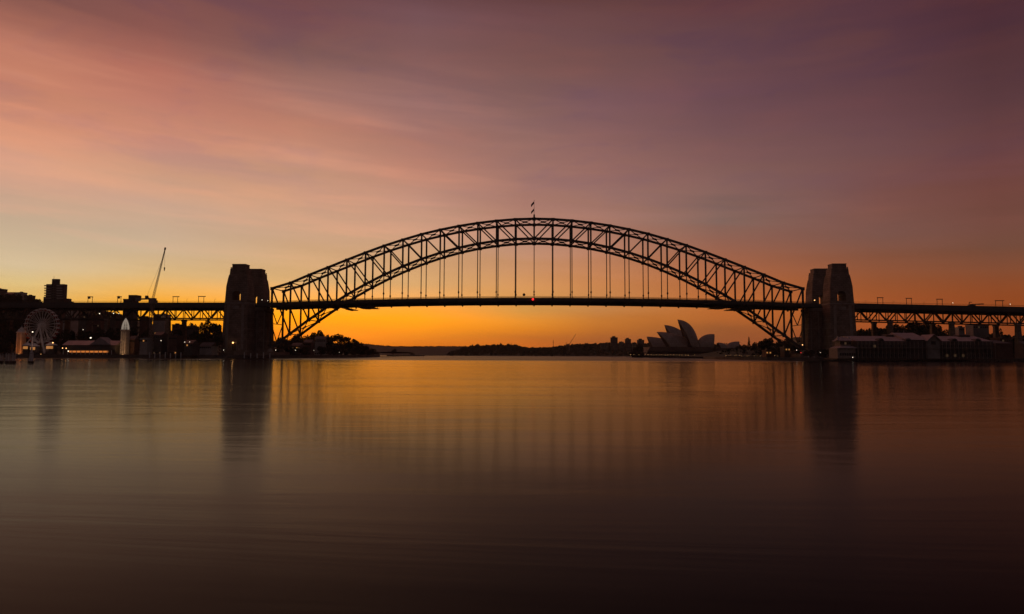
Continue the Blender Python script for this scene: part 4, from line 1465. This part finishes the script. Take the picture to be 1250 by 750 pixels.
# lamps along the promenade below the shells
a, b = at(770, 432.4, 572), at(886, 432.6, 572)
pm = thing('promenade_light_row', 'row of tiny warm lamps on a low rail below the white shells', 'lights', ((a.x + b.x) / 2, 572, 2.8))
MB().box(a.x, b.x, 572.4, 572.7, 3.6, 4.0).build('rail', 'steel', pm)
mb = MB()
k = 34
for i in range(k):
    x = a.x + (b.x - a.x) * i / (k - 1) + random.uniform(-1, 1)
    if random.random() < .8:
        MB().ball((x, 572.2, 4.7 + random.uniform(-.3, .5)), random.uniform(.3, .55), 6, 4).build('bulb', 'bulb_dim', pm)
a, b = at(884, 433.6, 60), at(968, 434.4, 60)
pm = thing('quay_light_row', 'row of tiny warm lamps on a low rail along the quay past the small shells', 'lights', ((a.x + b.x) / 2, 66, 2.4))
MB().box(max(a.x, 197), b.x, 66.0, 66.2, 2.4, 3.3).build('rail', 'steel', pm)
for i in range(26):
    x = max(a.x, 198) + (b.x - max(a.x, 198)) * i / 25 + random.uniform(-.8, .8)
    if random.random() < .75:
        MB().ball((x, 66.1, 3.7 + random.uniform(-.3, .8)), random.uniform(.13, .24), 6, 4).build('bulb', 'bulb_dim', pm)
for px0, px1, py, lb in ((767, 789, 430.6, 'low ferry landing shelter beside the white shells, at the wooded side'),):
    a, b = at(px0, py, 578), at(px1, py, 578)
    t = thing('landing_shelter', lb, 'shelter', ((a.x + b.x) / 2, 580, 2.8))
    MB().box(a.x, b.x, 577, 590, a.z, a.z + 1.0).build('roof', 'roof', t)
    for i in range(8):
        x = a.x + 1 + (b.x - a.x - 2) * i / 7
        MB().tube((x, 578, 2.8), (x, 578, a.z), .35).build('post', 'timber', t)
    MB().box(a.x + 2, b.x - 2, 588, 589, 2.8, a.z).build('wall', 'dark_wall', t)


# ------------------------------------------------------------------ the finger wharf
def wharf():
    Y = -118
    X = lambda px, y=Y: at(px, 420, y).x
    Z = lambda py, px=1130, y=Y: at(px, py, y).z
    t = thing('finger_wharf', 'long two storey timber wharf shed with a pale gabled metal roof, on piles over water', 'wharf building', (X(1130), Y, 0))
    x0, x1 = X(1045.5), X(1212)
    ze, zr_ = Z(416.6), Z(410.6, y=-97)
    MB().box(x0 - 1, X(1238), Y - 5, -62, 1.5, 2.2).build('deck', 'timber', t)
    MB().box(x0, x1, Y, -76, 2.2, ze).build('wall', 'dark_wall', t)
    # main roof either side of the taller middle
    xa, xb = X(1107), X(1133)
    for u0, u1 in ((x0, xa), (xb, x1)):
        MB().gable(u0, u1, Y, -76, ze, zr_, 'x', 0.0).build('roof', 'metal_roof', t)
    mid = MB().box(xa + .05, xb - .05, Y - .6, -75.5, 2.2, ze + .9).build('middle_block', 'dark_wall', t)
    MB().gable(xa - .5, xb + .5, Y - 1.4, -75, ze + .9, Z(406.6, y=-97), 'x').build('middle_roof', 'metal_roof', mid)
    # cross gable with its pale front
    c0, c1 = X(1129.5), X(1144.5)
    gb = MB().wall_poly([(c0, 2.3), (c1, 2.3), (c1, ze + .4), ((c0 + c1) / 2, Z(409.2)), (c0, ze + .4)], Y - 2.6, Y + 12).build('gable_front', 'concrete', t)
    mb = MB()
    pk = Vector(((c0 + c1) / 2, 0, Z(409.2) + .35))
    for s, e in ((-1, c0 - .7), (1, c1 + .7)):
        mb.bar((e, Y + 4, ze + .1), (pk.x, Y + 4, pk.z), 16.5, .4)
    mb.build('gable_roof', 'metal_roof', gb)
    MB().box((c0 + c1) / 2 - 1.6, (c0 + c1) / 2 + 1.6, Y - 2.75, Y - 2.55, ze - 2.6, ze - .2).build('gable_window', 'glass', gb)
    # small round headed dormers on the eaves
    for px in (1075, 1108.5, 1164.5, 1193.5):
        c_ = X(px)
        pts = [(c_ - 2.3, ze - .4)] + [(c_ + 2.3 * cos(pi - pi * k / 8), ze - .1 + 2.2 * sin(pi * k / 8)) for k in range(9)] + [(c_ + 2.3, ze - .4)]
        d_ = MB().wall_poly(pts[::-1], Y - 1.0, Y + 5).build('dormer', 'roof', t)
        MB().box(c_ - 1.1, c_ + 1.1, Y - 1.12, Y - 1.0, ze - .1, ze + 1.2).build('dormer_window', 'glass', d_)
    # roof monitors
    for p0, p1 in ((1080, 1092), (1168, 1181.5)):
        MB().box(X(p0, -97), X(p1, -97), -100, -94, zr_ - .8, zr_ + .7).build('roof_monitor', 'dark_wall', t)
        MB().box(X(p0, -97) - .4, X(p1, -97) + .4, -100.6, -93.4, zr_ + .7, zr_ + 1.1).build('monitor_roof', 'metal_roof', t)
    # verandah: floor band, posts, rails, windows
    zm = (ze + 2.2) / 2 + .6
    MB().box(x0, x1, Y - 2.6, Y - .02, zm - .25, zm + .1).build('balcony', 'timber', t)
    n = 34
    for i in range(n + 1):
        x = x0 + (x1 - x0) * i / n
        if c0 - .3 < x < c1 + .3:
            continue
        MB().box(x - .14, x + .14, Y - 2.5, Y - 2.2, 2.2, ze - .3).build('post', 'pale_timber', t)
    MB().box(x0, x1, Y - 2.46, Y - 2.36, zm + 1.0, zm + 1.12).build('hand_rail', 'pale_timber', t)
    wins = [win_mesh(1.6, 1.9, 'glass'), win_mesh(1.6, 1.9, 'dim_window')]
    k = 0
    for zz in (zm + 2.1, 4.6):
        for i in range(n):
            x = x0 + (x1 - x0) * (i + .5) / n
            if c0 - 1 < x < c1 + 1:
                continue
            lit = (zz < 6 and 17 <= i <= 27 and i % 2 == 0) or (zz > 6 and i in (4, 15))
            inst('window', wins[1 if lit else 0], t, Vector((x, Y - .06, zz)) - t.location)
    for i in range(40):
        x = x0 + (X(1238) - x0) * i / 39
        MB().tube((x, Y - 4.2, -2.5), (x, Y - 4.2, 1.5), .36, .34, 8).build('pile', 'timber', t)
    # low extension towards the thick piers
    e0, e1 = X(1212.5), X(1237.5)
    ex = MB().box(e0, e1, Y + 2, -80, 2.2, Z(419)).build('extension', 'brick', t)
    MB().gable(e0, e1, Y + 2, -80, Z(419), Z(415.4, y=-98), 'x', .4).build('extension_roof', 'roof', ex)

    # the pavilion at the end
    a, b = X(1024.5), X(1044.2)
    p = thing('wharf_pavilion', 'pale two tiered pavilion with three pointed finials, at the tower end of the wharf', 'pavilion', ((a + b) / 2, -110, 0))
    MB().box(a - 4, b + 1.0, Y - 4, -100, 1.4, 2.2).build('deck', 'timber', p)
    MB().box(a - 1.5, b, Y, -103, 2.2, Z(425.5)).build('lower_wall', 'pale_timber', p)
    MB().frustum((a + b) / 2, -110.5, Z(425.5), (b - a) / 2 + 1.0, 8.6, Z(422.8), (b - a) / 2 - 2.0, 6).build('lower_roof', 'metal_roof', p)
    MB().box(a + 2.2, b - 2.2, Y + 3.2, -105, Z(422.8), Z(416.4)).build('upper_wall', 'pale_timber', p)
    MB().frustum((a + b) / 2, -110.0, Z(416.4), (b - a) / 2 - .8, 7, Z(411.8), (b - a) / 2 - 4.5, 1.6).build('upper_roof', 'metal_roof', p)
    for px in (1027, 1031.5, 1040.5):
        x = X(px)
        MB().frustum(x, -112, Z(415.6), 1.2, 2.2, Z(410.4), .12, .12).build('finial', 'metal_roof', p)
    for i in range(7):
        x = a + (b - a) * (i + .5) / 7
        inst('window', win_mesh(1.3, 2.0, 'glass'), p, Vector((x, Y - .06, 5.2)) - p.location)
        if 0 < i < 6:
            inst('window', win_mesh(1.2, 1.8, 'dim_window' if i in (3,) else 'glass'), p, Vector((x, Y + 3.14, Z(419.5))) - p.location)
    for i in range(8):
        x = a - 3 + (b - a + 4) * i / 7
        MB().tube((x, Y - 3.4, -2.5), (x, Y - 3.4, 1.4), .34, .32, 8).build('pile', 'timber', p)


wharf()

RB = [
    (1164.5, 1177.5, 400.5, 60, 'render', 'flat', 'pale block under the viaduct lattice, behind the wharf roof monitor', 3, 3, (), 9),
    (1178, 1207, 397.5, 70, 'concrete', 'flat', 'broad grey block under the viaduct between two stone piers', 7, 3, (), 9),
    (1092, 1112, 403.5, 75, 'brick', 'x', 'brown house with lit windows among trees under the viaduct', 5, 2, ((0, 1), (0, 3)), 8),
    (1208, 1236, 413.5, -40, 'brick', 'flat', 'dark brick store behind the low end of the wharf', 6, 2, (), 2.4),
    (1238.5, 1262, 416.5, -60, 'dark_wall', 'x', 'dark gabled shed at the photo edge past the wharf', 5, 1, (), 2.4),
    (966.5, 979.5, 411.5, 70, 'render', 'x', 'pale house seen through the end portal of the arch, by the wharf end towers', 3, 2, (), 2.4),
    (952, 964, 424.5, 20, 'dark_wall', 'flat', 'low dark boathouse on the shore under the foot of the arch', 4, 1, ((0, 1), (0, 3)), 2.4),
    (930, 945, 428.5, 30, 'brick', 'flat', 'low brown terminal shed on the shore past the small shells', 5, 1, ((0, 0), (0, 2)), 2.4),
]
for x0, x1, py, Y, m_, rf, lb, c_, r_, lit, gz in RB:
    building('shore_building', x0, x1, py, Y, 13, m_, lb, 'building', ground=gz, roof=rf, cols=c_, rows=r_, lit=lit, rise=2.6, ww=1.3, wh=1.4, top_gap=1.8)


# ------------------------------------------------------------------ trees
def leaf_cloud(lobes, n, size, seed):
    rnd = random.Random(seed)
    mb = MB()
    tot = sum(l[3] * l[4] for l in lobes)
    for (x, y, z, r, rz) in lobes:
        k = max(6, int(n * r * rz / tot))
        for _ in range(k):
            while True:
                v = Vector((rnd.uniform(-1, 1), rnd.uniform(-1, 1), rnd.uniform(-1, 1)))
                if .05 < v.length < 1:
                    break
            v = v.normalized() * (v.length ** .45)
            c_ = Vector((x + v.x * r, y + v.y * r, z + v.z * rz))
            a = Vector((rnd.gauss(0, 1), rnd.gauss(0, 1), rnd.gauss(0, .6))).normalized()
            b = a.cross(Vector((rnd.gauss(0, 1), rnd.gauss(0, 1), rnd.gauss(0, 1)))).normalized()
            s_ = size * rnd.uniform(.6, 1.4)
            mb.add([c_ + a * s_, c_ + b * s_ * .7, c_ - a * s_ * .8, c_ - b * s_ * .7], [(0, 1, 2, 3)])
    return mb


def trunk_mb(h, r, limbs, seed):
    rnd = random.Random(seed)
    mb = MB().tube((0, 0, -.06), (0.01, 0, h * .55), r, r * .75, 8).tube((0.01, 0, h * .55), (.02, .01, h), r * .75, r * .45, 8)
    for i in range(limbs):
        a = 2 * pi * i / limbs + rnd.uniform(-.4, .4)
        z = h * rnd.uniform(.55, 1.0)
        L = rnd.uniform(.14, .26)
        m_ = (L * .6 * cos(a), L * .6 * sin(a), z + L * .6)
        mb.tube((0, 0, z), m_, r * .5, r * .34, 6).tube(m_, (L * 1.2 * cos(a), L * 1.2 * sin(a), z + L * 1.1), r * .34, r * .14, 6)
    return mb


def proto_tree(kind, seed):
    rnd = random.Random(seed)
    L = []
    if kind == 'round':
        for i in range(13):
            a, q = rnd.uniform(0, 2 * pi), rnd.uniform(.05, .30)
            L.append((q * cos(a), q * sin(a), rnd.uniform(.38, .84), rnd.uniform(.11, .19), rnd.uniform(.09, .15)))
        tr = trunk_mb(.42, .035, 5, seed)
        cr = leaf_cloud(L, 1700, .040, seed)
    elif kind == 'umbrella':
        for i in range(12):
            a, q = 2 * pi * i / 12 + rnd.uniform(-.2, .2), rnd.uniform(.22, .5)
            L.append((q * cos(a), q * sin(a), .84 + rnd.uniform(-.08, .05) - q * .14, rnd.uniform(.14, .2), rnd.uniform(.06, .09)))
        L.append((0, 0, .9, .22, .09))
        tr = trunk_mb(.58, .032, 7, seed)
        cr = leaf_cloud(L, 1200, .040, seed)
    elif kind == 'low':
        for i in range(13):
            a, q = rnd.uniform(0, 2 * pi), rnd.uniform(.1, .52)
            L.append((q * cos(a), q * sin(a), rnd.uniform(.3, .78) - q * .3, rnd.uniform(.16, .25), rnd.uniform(.13, .22)))
        tr = trunk_mb(.34, .045, 5, seed)
        cr = leaf_cloud(L, 2000, .045, seed)
    elif kind == 'cone':
        for i in range(9):
            z = .22 + .09 * i
            L.append((rnd.uniform(-.02, .02), rnd.uniform(-.02, .02), z, .21 * (1.06 - i / 9), .055))
        tr = trunk_mb(.9, .022, 0, seed)
        cr = leaf_cloud(L, 900, .030, seed)
    else:  # palm / tall narrow
        for i in range(9):
            a = 2 * pi * i / 9
            for j in range(3):
                q = .07 + .06 * j
                L.append((q * cos(a), q * sin(a), .9 - .05 * j * j, .04, .03))
        L.append((0, 0, .93, .07, .06))
        tr = trunk_mb(.9, .022, 0, seed)
        cr = leaf_cloud(L, 500, .035, seed)
    zs = sorted(v[2] for v in cr.v)
    kz = .97 / zs[int(len(zs) * .985)]
    rs = sorted(math.hypot(v[0], v[1]) for v in cr.v)
    kr = .5 / rs[int(len(rs) * .95)]
    cr.v = [(x * kr, y * kr, z * kz) for x, y, z in cr.v]
    tr.v = [(x * kr if kind not in ('cone', 'palm') else x, y * kr if kind not in ('cone', 'palm') else y, z * min(kz, 1.15) if z > 0 else z) for x, y, z in tr.v]
    return tr.mesh('trunk', M['trunk']), cr.mesh('crown', M['leaf'] if seed % 2 else M['leaf_dark'])


PROTO = {}
for kd in ('round', 'umbrella', 'low', 'cone', 'palm'):
    PROTO[kd] = [proto_tree(kd, s) for s in ((11, 12, 13) if kd in ('round', 'low') else (21, 22))]
_tn = [0]


def tree(px, py_top, Y, w_px, kind, label, group, ground=None):
    """a tree whose top reaches photo pixel py_top at depth Y; w_px its crown width there"""
    q = at(px, py_top, Y)
    g = ground(q.x, Y) - .4 if callable(ground) else (2.4 if ground is None else ground)
    h = max(3.0, q.z - g)
    ww = w_px * 1.25 * (Y + DIST) / F_PX
    _tn[0] += 1
    tr, cr = PROTO[kind][_tn[0] % len(PROTO[kind])]
    t = thing({'palm': 'palm_tree', 'cone': 'pine_tree'}.get(kind, 'tree'), label, 'tree', (q.x, Y, g), group)
    t.rotation_euler = (0, 0, _tn[0] * 2.4)
    sx = ww
    t.scale = (sx, sx, h / .98)
    inst('trunk', tr, t)
    inst('crown', cr, t)


G1 = 'trees on the point under the arch'
for px, py, Y, w_, kd, lb in [
    (392.8, 404.4, 175, 9, 'round', 'tall rounded tree, the taller of a close pair above the pale house'),
    (386.2, 407.0, 170, 9, 'round', 'rounded tree, the shorter of a close pair above the pale house'),
    (413.5, 408.6, 185, 24, 'umbrella', 'broad flat topped tree standing past the pale house on the point'),
    (373, 411.2, 150, 14, 'low', 'low spreading tree between the arch foot and the close pair of trees'),
    (361, 413.0, 130, 14, 'low', 'low spreading tree above the flat brown house under the arch'),
    (404.5, 413.5, 160, 12, 'round', 'small rounded tree between the pale house and the flat topped tree'),
    (421, 415.0, 190, 14, 'low', 'bushy tree just under the edge of the flat topped tree'),
    (430.5, 415.6, 215, 15, 'low', 'bushy tree, first down the slope after the flat topped tree'),
    (438.5, 418.0, 230, 13, 'low', 'bushy tree, second down the slope after the flat topped tree'),
    (445.0, 422.6, 245, 12, 'low', 'low tree, third down the slope after the flat topped tree'),
    (451.0, 426.2, 255, 12, 'low', 'low shrubby tree, fourth down the slope towards the tip of the point'),
    (456.0, 429.6, 262, 11, 'low', 'lowest shrubby tree at the very tip of the point under the arch'),
    (348, 424, 60, 13, 'low', 'dark bush on the shore right at the arch foot by the lamp'),
    (369, 424.5, 70, 14, 'low', 'dark bush on the shore between two white lamps under the arch'),
    (392, 423.5, 90, 15, 'low', 'dark bush on the shore below the pale house'),
    (407, 423.0, 110, 14, 'low', 'dark bush on the shore below the flat topped tree'),
    (425, 425.5, 140, 15, 'low', 'dark bush on the shore below the slope of bushy trees'),
    (440, 428.5, 190, 14, 'low', 'dark bush on the shore nearest the tip of the point'),
    (344, 412.5, 110, 12, 'low', 'dark tree behind the flat brown house, closest to the arch foot'),
    (366, 409.5, 180, 14, 'low', 'dark tree behind the low dark house under the arch'),
    (379, 409.0, 190, 12, 'low', 'dark tree behind the brown gabled house under the arch'),
    (400, 409.8, 200, 12, 'low', 'dark tree peeping between the close pair and the flat topped tree'),
    (417, 419.0, 150, 16, 'low', 'dark tree in front of the flat topped trunk under the arch'),
    (434, 421.5, 180, 16, 'low', 'dark tree halfway along the slope of bushy trees, in front of them'),
]:
    tree(px, py, Y, w_, kd, lb, G1, 2.4)

G2 = 'trees around the viaduct and hill behind the wheel'
for px, py, Y, w_, kd, lb in [
    (259.5, 393.2, 135, 13, 'round', 'rounded tree showing below the viaduct lattice beside the stone tower'),
    (248, 397.2, 140, 12, 'low', 'low tree below the viaduct lattice, next to the rounded one'),
    (268.5, 396.5, 130, 10, 'round', 'tree below the viaduct lattice pressed against the stone tower'),
    (236, 396.3, 160, 10, 'low', 'small tree rising over the low dark block below the lattice'),
    (262, 408, -22, 16, 'low', 'dark tree above the long pale cottage before the stone tower'),
    (240, 407, -24, 15, 'low', 'dark tree above the gabled dark cottage on the shore'),
    (216, 404, -24, 15, 'low', 'dark tree above the flat brick house on the shore'),
    (178, 403, -24, 14, 'low', 'dark tree behind the low pale shed at the crane foot'),
    (160, 401, -26, 14, 'round', 'dark tree behind the gabled brick shed'),
    (135, 402, -26, 17, 'low', 'dark tree behind the carnival hall, nearest the lattice domed tower'),
    (117, 403, -26, 17, 'low', 'dark tree behind the carnival hall under its front gable'),
    (100, 404, -22, 15, 'low', 'dark tree behind the carnival hall nearest the pale edged block'),
    (7, 360, 330, 17, 'low', 'hill tree under the flat topped block, top of the slope at the photo edge'),
    (22, 361, 340, 16, 'low', 'hill tree under the long low block at the slope top'),
    (36, 364, 340, 15, 'low', 'hill tree under the paler middle block at the slope top'),
    (46, 366.5, 320, 13, 'low', 'hill tree filling the dip between the hilltop row and stepped tower'),
    (5, 385, 220, 20, 'low', 'hill tree halfway up the slope at the photo edge'),
    (20, 387, 220, 20, 'low', 'hill tree halfway up the slope above the orange tower'),
    (38, 384, 230, 18, 'low', 'hill tree halfway up the slope right behind the wheel'),
    (62, 380, 240, 17, 'low', 'hill tree behind the wheel at the foot of the stepped tower'),
    (4, 402, -16, 20, 'low', 'dark tree low behind the shore at the photo edge'),
    (14, 405, -22, 18, 'low', 'dark tree low behind the shore touching the orange tower'),
    (33, 402, -16, 18, 'low', 'dark tree low behind the shore, between orange tower and wheel hub'),
    (68, 402, -16, 20, 'low', 'dark tree low behind the wheel on the hall side'),
    (84, 404, -16, 14, 'low', 'dark tree low behind the wheel, under the small pale block'),
    (5, 419, -58, 15, 'low', 'dark shrubby tree on the shore beside the orange tower at the photo edge'),
]:
    tree(px, py, Y, w_, kd, lb, G2, HN if Y > 125 and px < 100 else 2.4)

G3 = 'trees by the towers and wharf'
HS = hill_south
for px, py, Y, w_, kd, lb in [
    (914.3, 412.0, 320, 4.6, 'cone', 'narrow pointed tree standing alone past the small shells'),
    (921.5, 418.6, 300, 11, 'low', 'low tree just past the narrow pointed tree'),
    (906, 422.0, 330, 12, 'low', 'low tree between the small shells and the narrow pointed tree'),
    (895, 425.5, 340, 11, 'low', 'dark shrubby tree just under the small shells'),
    (932, 415.4, 270, 12, 'round', 'rounded tree under the arch, one of two highest past the pointed tree, nearer the shells'),
    (940.5, 413.3, 250, 12, 'round', 'rounded tree under the arch, the highest past the pointed tree'),
    (950, 416.2, 220, 13, 'low', 'broad tree under the arch foot beside the highest rounded tree'),
    (959, 417.6, 190, 13, 'low', 'broad tree under the arch foot nearest the pale house'),
    (972, 420.6, 60, 13, 'low', 'dark tree in front of the pale house by the wharf end towers'),
    (928, 424, 160, 15, 'low', 'dark bush on the shore below the two highest rounded trees'),
    (943, 424.5, 110, 15, 'low', 'dark bush on the shore behind the brown terminal shed'),
    (910, 427, 250, 15, 'low', 'dark bush on the shore below the pointed tree'),
    (989, 428, -30, 12, 'low', 'dark bush at the foot of the smaller tower by the wharf'),
    (1008, 427, -36, 14, 'low', 'dark bush at the foot of the full width tower by the wharf'),
    (1050, 405.5, 95, 15, 'low', 'hill tree against the full width tower above the wharf roof'),
    (1060, 403.5, 105, 15, 'low', 'second hill tree out from the tower above the wharf roof'),
    (1071, 401.0, 115, 15, 'low', 'third hill tree out from the tower, below the lattice'),
    (1082, 398.6, 125, 15, 'low', 'fourth hill tree out from the tower, beside a stone pier'),
    (1097, 396.8, 130, 17, 'low', 'hill tree above the brown house with lit windows'),
    (1111, 394.4, 135, 18, 'round', 'tallest hill tree, rising behind the viaduct lattice'),
    (1126, 393.6, 135, 18, 'low', 'hill tree behind the lattice just past the tallest one'),
    (1139, 396.8, 125, 16, 'low', 'hill tree behind the lattice, last before a gap of orange sky'),
    (1147, 403.4, 100, 14, 'low', 'low hill tree at the foot of the gap of orange sky'),
    (1131, 405, 60, 16, 'low', 'dark tree directly above the brightest roof of the wharf'),
    (1090, 402.5, 60, 17, 'low', 'dark tree in front of the brown house with lit windows'),
    (1104, 404.0, 58, 16, 'low', 'dark tree beside the brown house, over the tall middle roof of the wharf'),
    (1118, 400.0, 70, 17, 'low', 'dark tree below the tallest hill tree, over the wharf cross gable'),
    (1078, 407.0, 70, 17, 'low', 'dark tree over the wharf roof monitor nearest the tower'),
    (1064, 410.0, 70, 16, 'low', 'dark tree low over the wharf roof, second from the tower'),
    (966, 414.0, 100, 14, 'low', 'dark tree behind the pale house framed by the arch portal'),
    (955, 420.5, 60, 15, 'low', 'dark tree over the low dark boathouse'),
    (936, 420.5, 130, 15, 'low', 'dark tree over the brown terminal shed'),
    (921, 423.5, 220, 15, 'low', 'dark bush between the pointed tree and the brown shed'),
    (900, 428.0, 290, 14, 'low', 'dark bush at the water edge under the small shells'),
    (1152, 409.0, 60, 14, 'low', 'dark low tree in front of the pier beside the pale block'),
    (1221.8, 402.6, 60, 8.5, 'cone', 'small pointed tree in the gap beside the thick stone piers'),
    (1213, 411.0, 40, 14, 'low', 'dark bush beside the small pointed tree'),
    (1231, 412.0, 30, 14, 'low', 'dark bush at the foot of the thick stone piers'),
    (1255, 405.0, 40, 18, 'low', 'dark tree at the photo edge past the thick stone piers'),
]:
    tree(px, py, Y, w_, kd, lb, G3, HS if (px > 1045 and Y > 55) else 2.4)
tree(781.5, 420.5, 575, 8, 'low', 'dark tree at the end of the stone base under the white shells', None, 2.6)
tree(775.0, 424.0, 578, 8, 'low', 'low dark tree beside the landing shelter, one step from the white shells', None, 2.6)
tree(480.6, 426.4, 912, 5.5, 'low', 'single bushy tree on the rocky islet under the arch', None, 2.4)
tree(503, 431.4, 912, 6.0, 'low', 'flat scrub on the outer end of the rocky islet', None, 2.4)

# the woods on the far shores: nobody could count these
rnd = random.Random(5)
mb = MB()
pts = [(at(px, py, 1760).x, at(px, py, 1760).z) for px, py in MID_TAB]
for i in range(2600):
    x = rnd.uniform(pts[1][0], pts[-1][0])
    t_ = rnd.uniform(.0, 1.0) ** .5
    y = 1500 + 260 * t_
    z = -1 + (lerp_tab(pts, x) + 1 + wob(x, .35) * 1.2) * sm(t_) + rnd.uniform(-2, 2)
    if z < 1:
        continue
    h_, w_ = rnd.uniform(4, 13), rnd.uniform(3, 8)
    if rnd.random() < .05:
        h_ *= 1.7
    for k in range(5):
        c_ = Vector((x + rnd.uniform(-w_, w_), y, z + rnd.uniform(-.5, 1) * h_ * .6))
        a = Vector((rnd.gauss(0, 1), rnd.gauss(0, .4), rnd.gauss(0, 1))).normalized()
        b = a.cross(Vector((rnd.gauss(0, .4), 1, rnd.gauss(0, .4)))).normalized()
        s_ = rnd.uniform(2.2, 4.6)
        mb.add([c_ + a * s_, c_ + b * s_, c_ - a * s_, c_ - b * s_], [(0, 1, 2, 3)])
tag(mb.build('woods', 'leaf_dark'), 'dark woods covering the shore between the arch middle and white shells', None, None, 'stuff')
mb = MB()
for i in range(420):
    px = rnd.uniform(440, 640)
    q = at(px, 433, 3400)
    x = q.x
    hh = at(px, lerp_tab([(440, 420.5), (462, 422.5), (480, 423.8), (600, 424), (640, 425)], px), 3700).z
    c_ = Vector((x * 3700 / 3400 if False else at(px, 430, 3690).x, 3690, hh + rnd.uniform(-5, 2)))
    for k in range(4):
        a = Vector((rnd.gauss(0, 1), rnd.gauss(0, .4), rnd.gauss(0, 1))).normalized()
        b = a.cross(Vector((rnd.gauss(0, .4), 1, rnd.gauss(0, .4)))).normalized()
        s_ = rnd.uniform(3, 7)
        d_ = c_ + Vector((rnd.uniform(-9, 9), 0, rnd.uniform(-3, 2)))
        mb.add([d_ + a * s_, d_ + b * s_, d_ - a * s_, d_ - b * s_], [(0, 1, 2, 3)])
tag(mb.build('far_woods', 'leaf_dark'), 'faint treetops along the long hazy headland', None, None, 'stuff')
# hillside scrub between the houses and trees of the two near hills
mb = MB()
for (fn, x0, x1, y0, y1, n) in ((hill_north, -1050, -320, 130, 480, 3600), (hill_south, 235, 620, 60, 260, 1300)):
    for i in range(n):
        x, y = rnd.uniform(x0, x1), rnd.uniform(y0, y1)
        z = fn(x, y) + rnd.uniform(0, 2.2)
        a = Vector((rnd.gauss(0, 1), rnd.gauss(0, 1), rnd.gauss(0, .6))).normalized()
        b = a.cross(Vector((rnd.gauss(0, 1), rnd.gauss(0, 1), 1))).normalized()
        s_ = rnd.uniform(1.2, 2.8)
        c_ = Vector((x, y, z))
        mb.add([c_ + a * s_, c_ + b * s_, c_ - a * s_, c_ - b * s_], [(0, 1, 2, 3)])
tag(mb.build('undergrowth', 'leaf_dark'), 'dark scrub covering the hillsides between the buildings', None, None, 'stuff')

# ------------------------------------------------------------------ the air
hz = bpy.data.materials.new('haze')
hz.use_nodes = True
N = NT(hz.node_tree)
N.n.clear()
pv = N.new('ShaderNodeVolumePrincipled')
pv.inputs['Color'].default_value = (.92, .80, .72, 1)
pv.inputs['Density'].default_value = 0.00004
pv.inputs['Anisotropy'].default_value = 0.2
ou = N.new('ShaderNodeOutputMaterial')
N.link(pv.outputs[0], ou.inputs['Volume'])
hb = MB().box(-WX - 40, WX + 40, WY0 - 40, WY1 + 40, -6, 165).build('haze', hz)
tag(hb, 'thin evening haze over the harbour', None, None, 'stuff')
